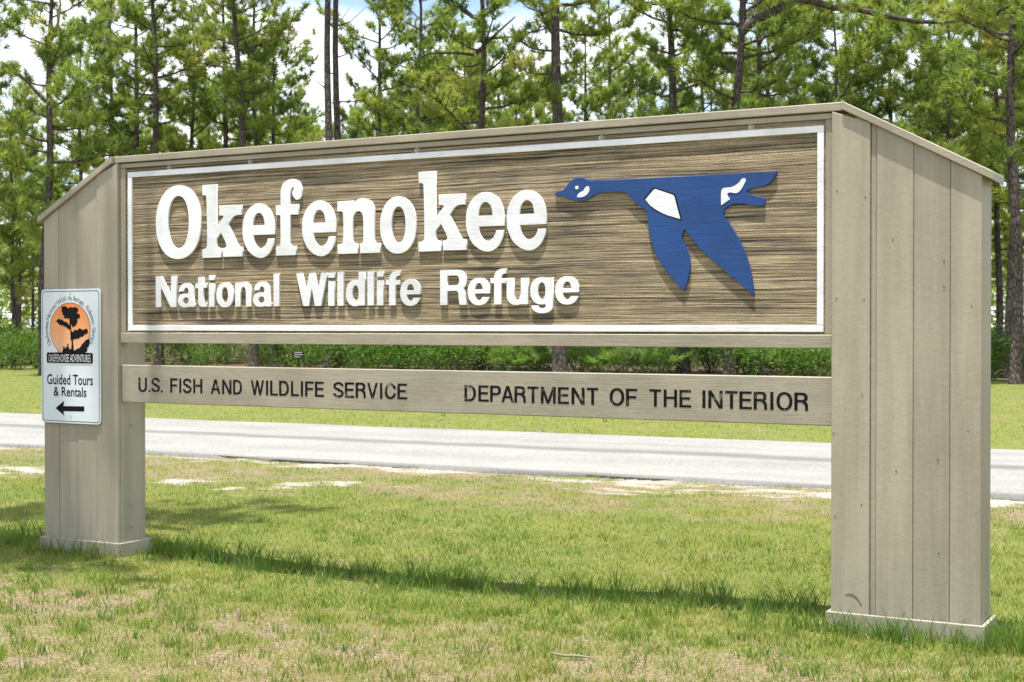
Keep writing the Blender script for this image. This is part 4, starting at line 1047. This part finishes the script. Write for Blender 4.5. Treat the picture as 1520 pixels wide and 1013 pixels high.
# ------------------------------------------------------------------ shrubs and palmettos along the edge of the wood
def shrub_mesh(seed, w_, h_, n=1500):
    g = np.random.default_rng(seed)
    k = 26; cc = np.stack([g.normal(0, w_ * 0.42, k), g.normal(0, w_ * 0.35, k), g.uniform(0.2, 0.85, k) * h_], -1)
    ci = g.integers(0, k, n); p = cc[ci] + g.normal(0, 0.15 * w_ + 0.05, (n, 3)) * np.array([1, 1, 0.8]); p[:, 2] = np.abs(p[:, 2])
    d = g.normal(size=(n, 3)); d[:, 2] = np.abs(d[:, 2]) * 0.5; d /= np.linalg.norm(d, axis=1)[:, None]
    s = np.cross(d, g.normal(size=(n, 3))); s /= np.linalg.norm(s, axis=1)[:, None]
    ln = g.uniform(0.06, 0.13, n)[:, None]
    v = np.stack([p, p + d * ln * 0.5 + s * ln * 0.3, p + d * ln, p + d * ln * 0.5 - s * ln * 0.3], 1).reshape(-1, 3)
    i0 = np.arange(n) * 4
    tt = np.clip(0.45 + (g.random(k)[ci] - 0.5) * 0.5 + g.normal(0, 0.12, n) , 0, 1)
    A = Acc()
    for j in range(9):
        e = cc[j]; A.tube([(e[0] * 0.15, e[1] * 0.15, 0), (e[0] * 0.6, e[1] * 0.6, e[2] * 0.6), tuple(e)], [0.018, 0.012, 0.005], 4)
    return A.mesh('stems'), np_mesh('foliage', v, quads=np.stack([i0, i0 + 1, i0 + 2, i0 + 3], -1), color=np.repeat(np.stack([tt] * 3, -1), 4, 0))
def palmetto_mesh(seed):
    g = random.Random(seed); v, q, c = [], [], []; A = Acc()
    for i in range(15):
        az = g.uniform(0, 6.28); el = g.uniform(0.5, 1.35); ln = g.uniform(0.45, 0.95)
        d = np.array([math.cos(az) * math.cos(el), math.sin(az) * math.cos(el), math.sin(el)]); b = np.array([g.uniform(-.25, .25), g.uniform(-.25, .25), 0.0]); e = b + d * ln
        A.tube([b, (b + e) / 2 + np.array([0, 0, 0.05]), e], [0.012, 0.009, 0.007], 4)
        s = np.cross(d, [0, 0, 1]); s /= np.linalg.norm(s); up = np.cross(s, d); tint = g.gauss(0.5, 0.15); rr = g.uniform(0.38, 0.6)
        for k in range(19):
            th = R(-115 + 230 * k / 18); dv = d * math.cos(th) + s * math.sin(th) + up * 0.12 * g.uniform(-1, 1.5); dv /= np.linalg.norm(dv)
            L_ = rr * g.uniform(0.85, 1.1) * (1 - 0.15 * abs(th)); sv = np.cross(dv, up); sv /= np.linalg.norm(sv) + 1e-9
            n0 = len(v); m_ = e + dv * L_ * 0.5; t_ = e + dv * L_ + np.array([0, 0, -0.10 * L_])
            v += [e, m_ + sv * 0.022, t_, m_ - sv * 0.022]; q.append((n0, n0 + 1, n0 + 2, n0 + 3)); tv = min(1, max(0, tint + g.gauss(0, 0.1))); c += [(tv, tv, tv)] * 4
    return A.mesh('stalks'), np_mesh('fronds', np.array(v), quads=q, color=np.array(c))
SH = [shrub_mesh(40 + i, w_, h_) for i, (w_, h_) in enumerate(((1.3, 1.3), (1.0, 1.0), (1.6, 1.7), (0.9, 1.5)))]
PM = [palmetto_mesh(60 + i) for i in range(4)]
def edgeY(px): return 52 - 9.5 * (px - 200) / 1300.0    # the wood's edge comes nearer to the right
r3 = random.Random(9)
def put(kind, px, dY, vi, sc, label, group):
    Y = edgeY(px) + dY; ms = (SH if kind == 'shrub' else PM)[vi]
    e = empty('leafy_shrub' if kind == 'shrub' else 'saw_palmetto', (atdepth(px, Y), Y, 0), r3.uniform(0, 6.28)); e.scale = (sc, sc, sc)
    tag(e, label, 'shrub' if kind == 'shrub' else 'palmetto', group)
    link(('stems' if kind == 'shrub' else 'stalks'), ms[0], M_bark if kind == 'shrub' else M_palm, e); link('foliage' if kind == 'shrub' else 'fronds', ms[1], M_shrub if kind == 'shrub' else M_palm, e)
put('shrub', 25, -1.5, 2, 1.0, 'bright bushy shrub at the far left edge of the view beyond the road', 'edge shrubs')
put('shrub', 52, 0.5, 0, 1.0, 'bushy green shrub half hidden behind the guided tours sign', 'edge shrubs')
for k_i, px in enumerate((-20, 5, 100, 160, 300, 425, 470, 505, 530, 560, 590, 618, 640, 668, 1060, 1130, 1165, 1200, 1260, 1400, 1465, 1490, 1515, 1540)):
    put('shrub', px + r3.uniform(-6, 6), r3.uniform(-1.5, 3), r3.randint(0, 3), r3.uniform(0.55, 1.15), ORD[k_i] + ' low leafy shrub from the left along the edge of the pine wood', 'edge shrubs')
for k_i, px in enumerate((-10, 60, 130, 205, 270, 330, 395, 455, 520, 585, 650, 700, 760, 830, 900, 960, 1030, 1090, 1150, 1220, 1290, 1350, 1420, 1475, 1505, 1540)):
    put('shrub', px + r3.uniform(-14, 14), r3.uniform(5, 16), r3.choice((0, 2, 2, 3)), r3.uniform(1.0, 1.7) * (0.55 if 200 < px < 460 else 1.0), ORD[k_i] + ' from the left of the dim shrubs standing among the trunks inside the wood', 'shrubs inside the wood')
for k_i, px in enumerate((690, 715, 740, 765, 790, 805, 858, 880, 902, 925, 948, 970, 990, 1105, 1122, 1180, 1215, 1235)):
    put('palm', px + r3.uniform(-5, 5), r3.uniform(0.2, 2.5), r3.randint(0, 3), r3.uniform(0.8, 1.35), ORD[k_i] + ' fan-leaved palmetto from the left in the gap under the panel', 'palmettos under the panel')

# tangled low brush on the floor of the wood, too fine to count
n = 60000
y = rng.uniform(38, 95, n); x = rng.uniform(-1, 1, n) * (y * 0.39 + 2); a, b = ab(x, y)
hm = np.clip(fbm(x * 0.45, y * 0.45, 63) * 2.2 - 0.45, 0.05, 1.3); keep = (b > 44.2) & (b < 85); x, y, hm = x[keep], y[keep], hm[keep]; n = len(x)
C0 = np.stack([x, y, rng.random(n) ** 0.8 * hm * 1.1], -1)
dv = rng.normal(size=(n, 3)); dv[:, 2] += 0.5; dv /= np.linalg.norm(dv, axis=1)[:, None]; ev = np.cross(dv, rng.normal(size=(n, 3))); ev /= np.linalg.norm(ev, axis=1)[:, None]
sz = rng.uniform(0.07, 0.2, n)[:, None]
v = np.stack([C0 - dv * sz, C0 + ev * sz * 0.28, C0 + dv * sz], 1).reshape(-1, 3)
tt = np.clip(0.3 + rng.normal(0, 0.15, n) + (fbm(x * .5, y * .5, 8) - .5) * .9 + 0.22 * (x / y < -0.14), 0, 1)
M_brush = mat_leaf('brush_leaves', [(0.0, (0.04, 0.07, 0.018)), (0.5, (0.10, 0.135, 0.035)), (0.8, (0.20, 0.185, 0.08)), (1.0, (0.26, 0.21, 0.13))], 0.35)
tag(link('undergrowth', np_mesh('undergrowth', v, tris=np.arange(n * 3).reshape(-1, 3), color=np.repeat(np.stack([tt] * 3, -1), 3, 0)), M_brush), 'tangled low brush covering the floor of the pine wood', 'undergrowth', kind='stuff')

# little dark notice on a post at the wood's edge
Yn = 45.5; xn = atdepth(443, Yn)
no = empty('notice_board', (xn, Yn, 0)); tag(no, 'tiny dark brown notice on a post at the edge of the wood', 'notice')
M_brown = mat_plain('dark_brown_board', (0.035, 0.026, 0.022), 0.7)
boxobj('post', M_brown, no, -0.035, 0.035, 0.0, 0.06, -0.1, 0.80)
boxobj('board', M_brown, no, -0.17, 0.17, -0.03, -0.002, 0.54, 0.80, bev=0.004)
for k, (w0, w1) in enumerate(((-0.13, 0.12), (-0.13, 0.13), (-0.13, 0.05))):
    boxobj('text_line', M_wprint, no, w0, w1, -0.034, -0.0305, 0.74 - k * 0.07, 0.755 - k * 0.07)

# ------------------------------------------------------------------ small things on the grass
M_twig = mat_plain('grey_twig', (0.24, 0.20, 0.16), 0.85)
x0, y0 = onground(852, 979)
A = Acc(); A.tube([(-0.11, 0.01, 0.03), (-0.05, 0.0, 0.018), (0.02, -0.012, 0.02), (0.10, -0.03, 0.012)], [0.004, 0.006, 0.006, 0.003], 6)
o = link('fallen_twig', A.mesh('fallen_twig'), M_twig); o.location = (x0, y0, float((fbm(np.array([x0 * 0.8]), np.array([y0 * 0.8]), 50)[0] - 0.5) * 0.05)); tag(o, 'short grey twig lying on the grass in the foreground', 'twig')
def groundz(x_, y_): return float((fbm(np.array([x_ * 0.8]), np.array([y_ * 0.8]), 50)[0] - 0.5) * 0.05)
x_, y_ = onground(354, 914)
A = Acc(); A.tube([(0, 0, -0.02), (0.004, 0, 0.012), (0.002, 0.003, 0.034), (0.008, 0.002, 0.044)], [0.011, 0.012, 0.010, 0.004], 7)
o = link('wood_stub', A.mesh('wood_stub', False), mat_plain('pale_wood_stub', (0.26, 0.20, 0.14), 0.9)); o.location = (x_, y_, groundz(x_, y_)); tag(o, 'small pale wooden stub standing up in the grass', 'stub')
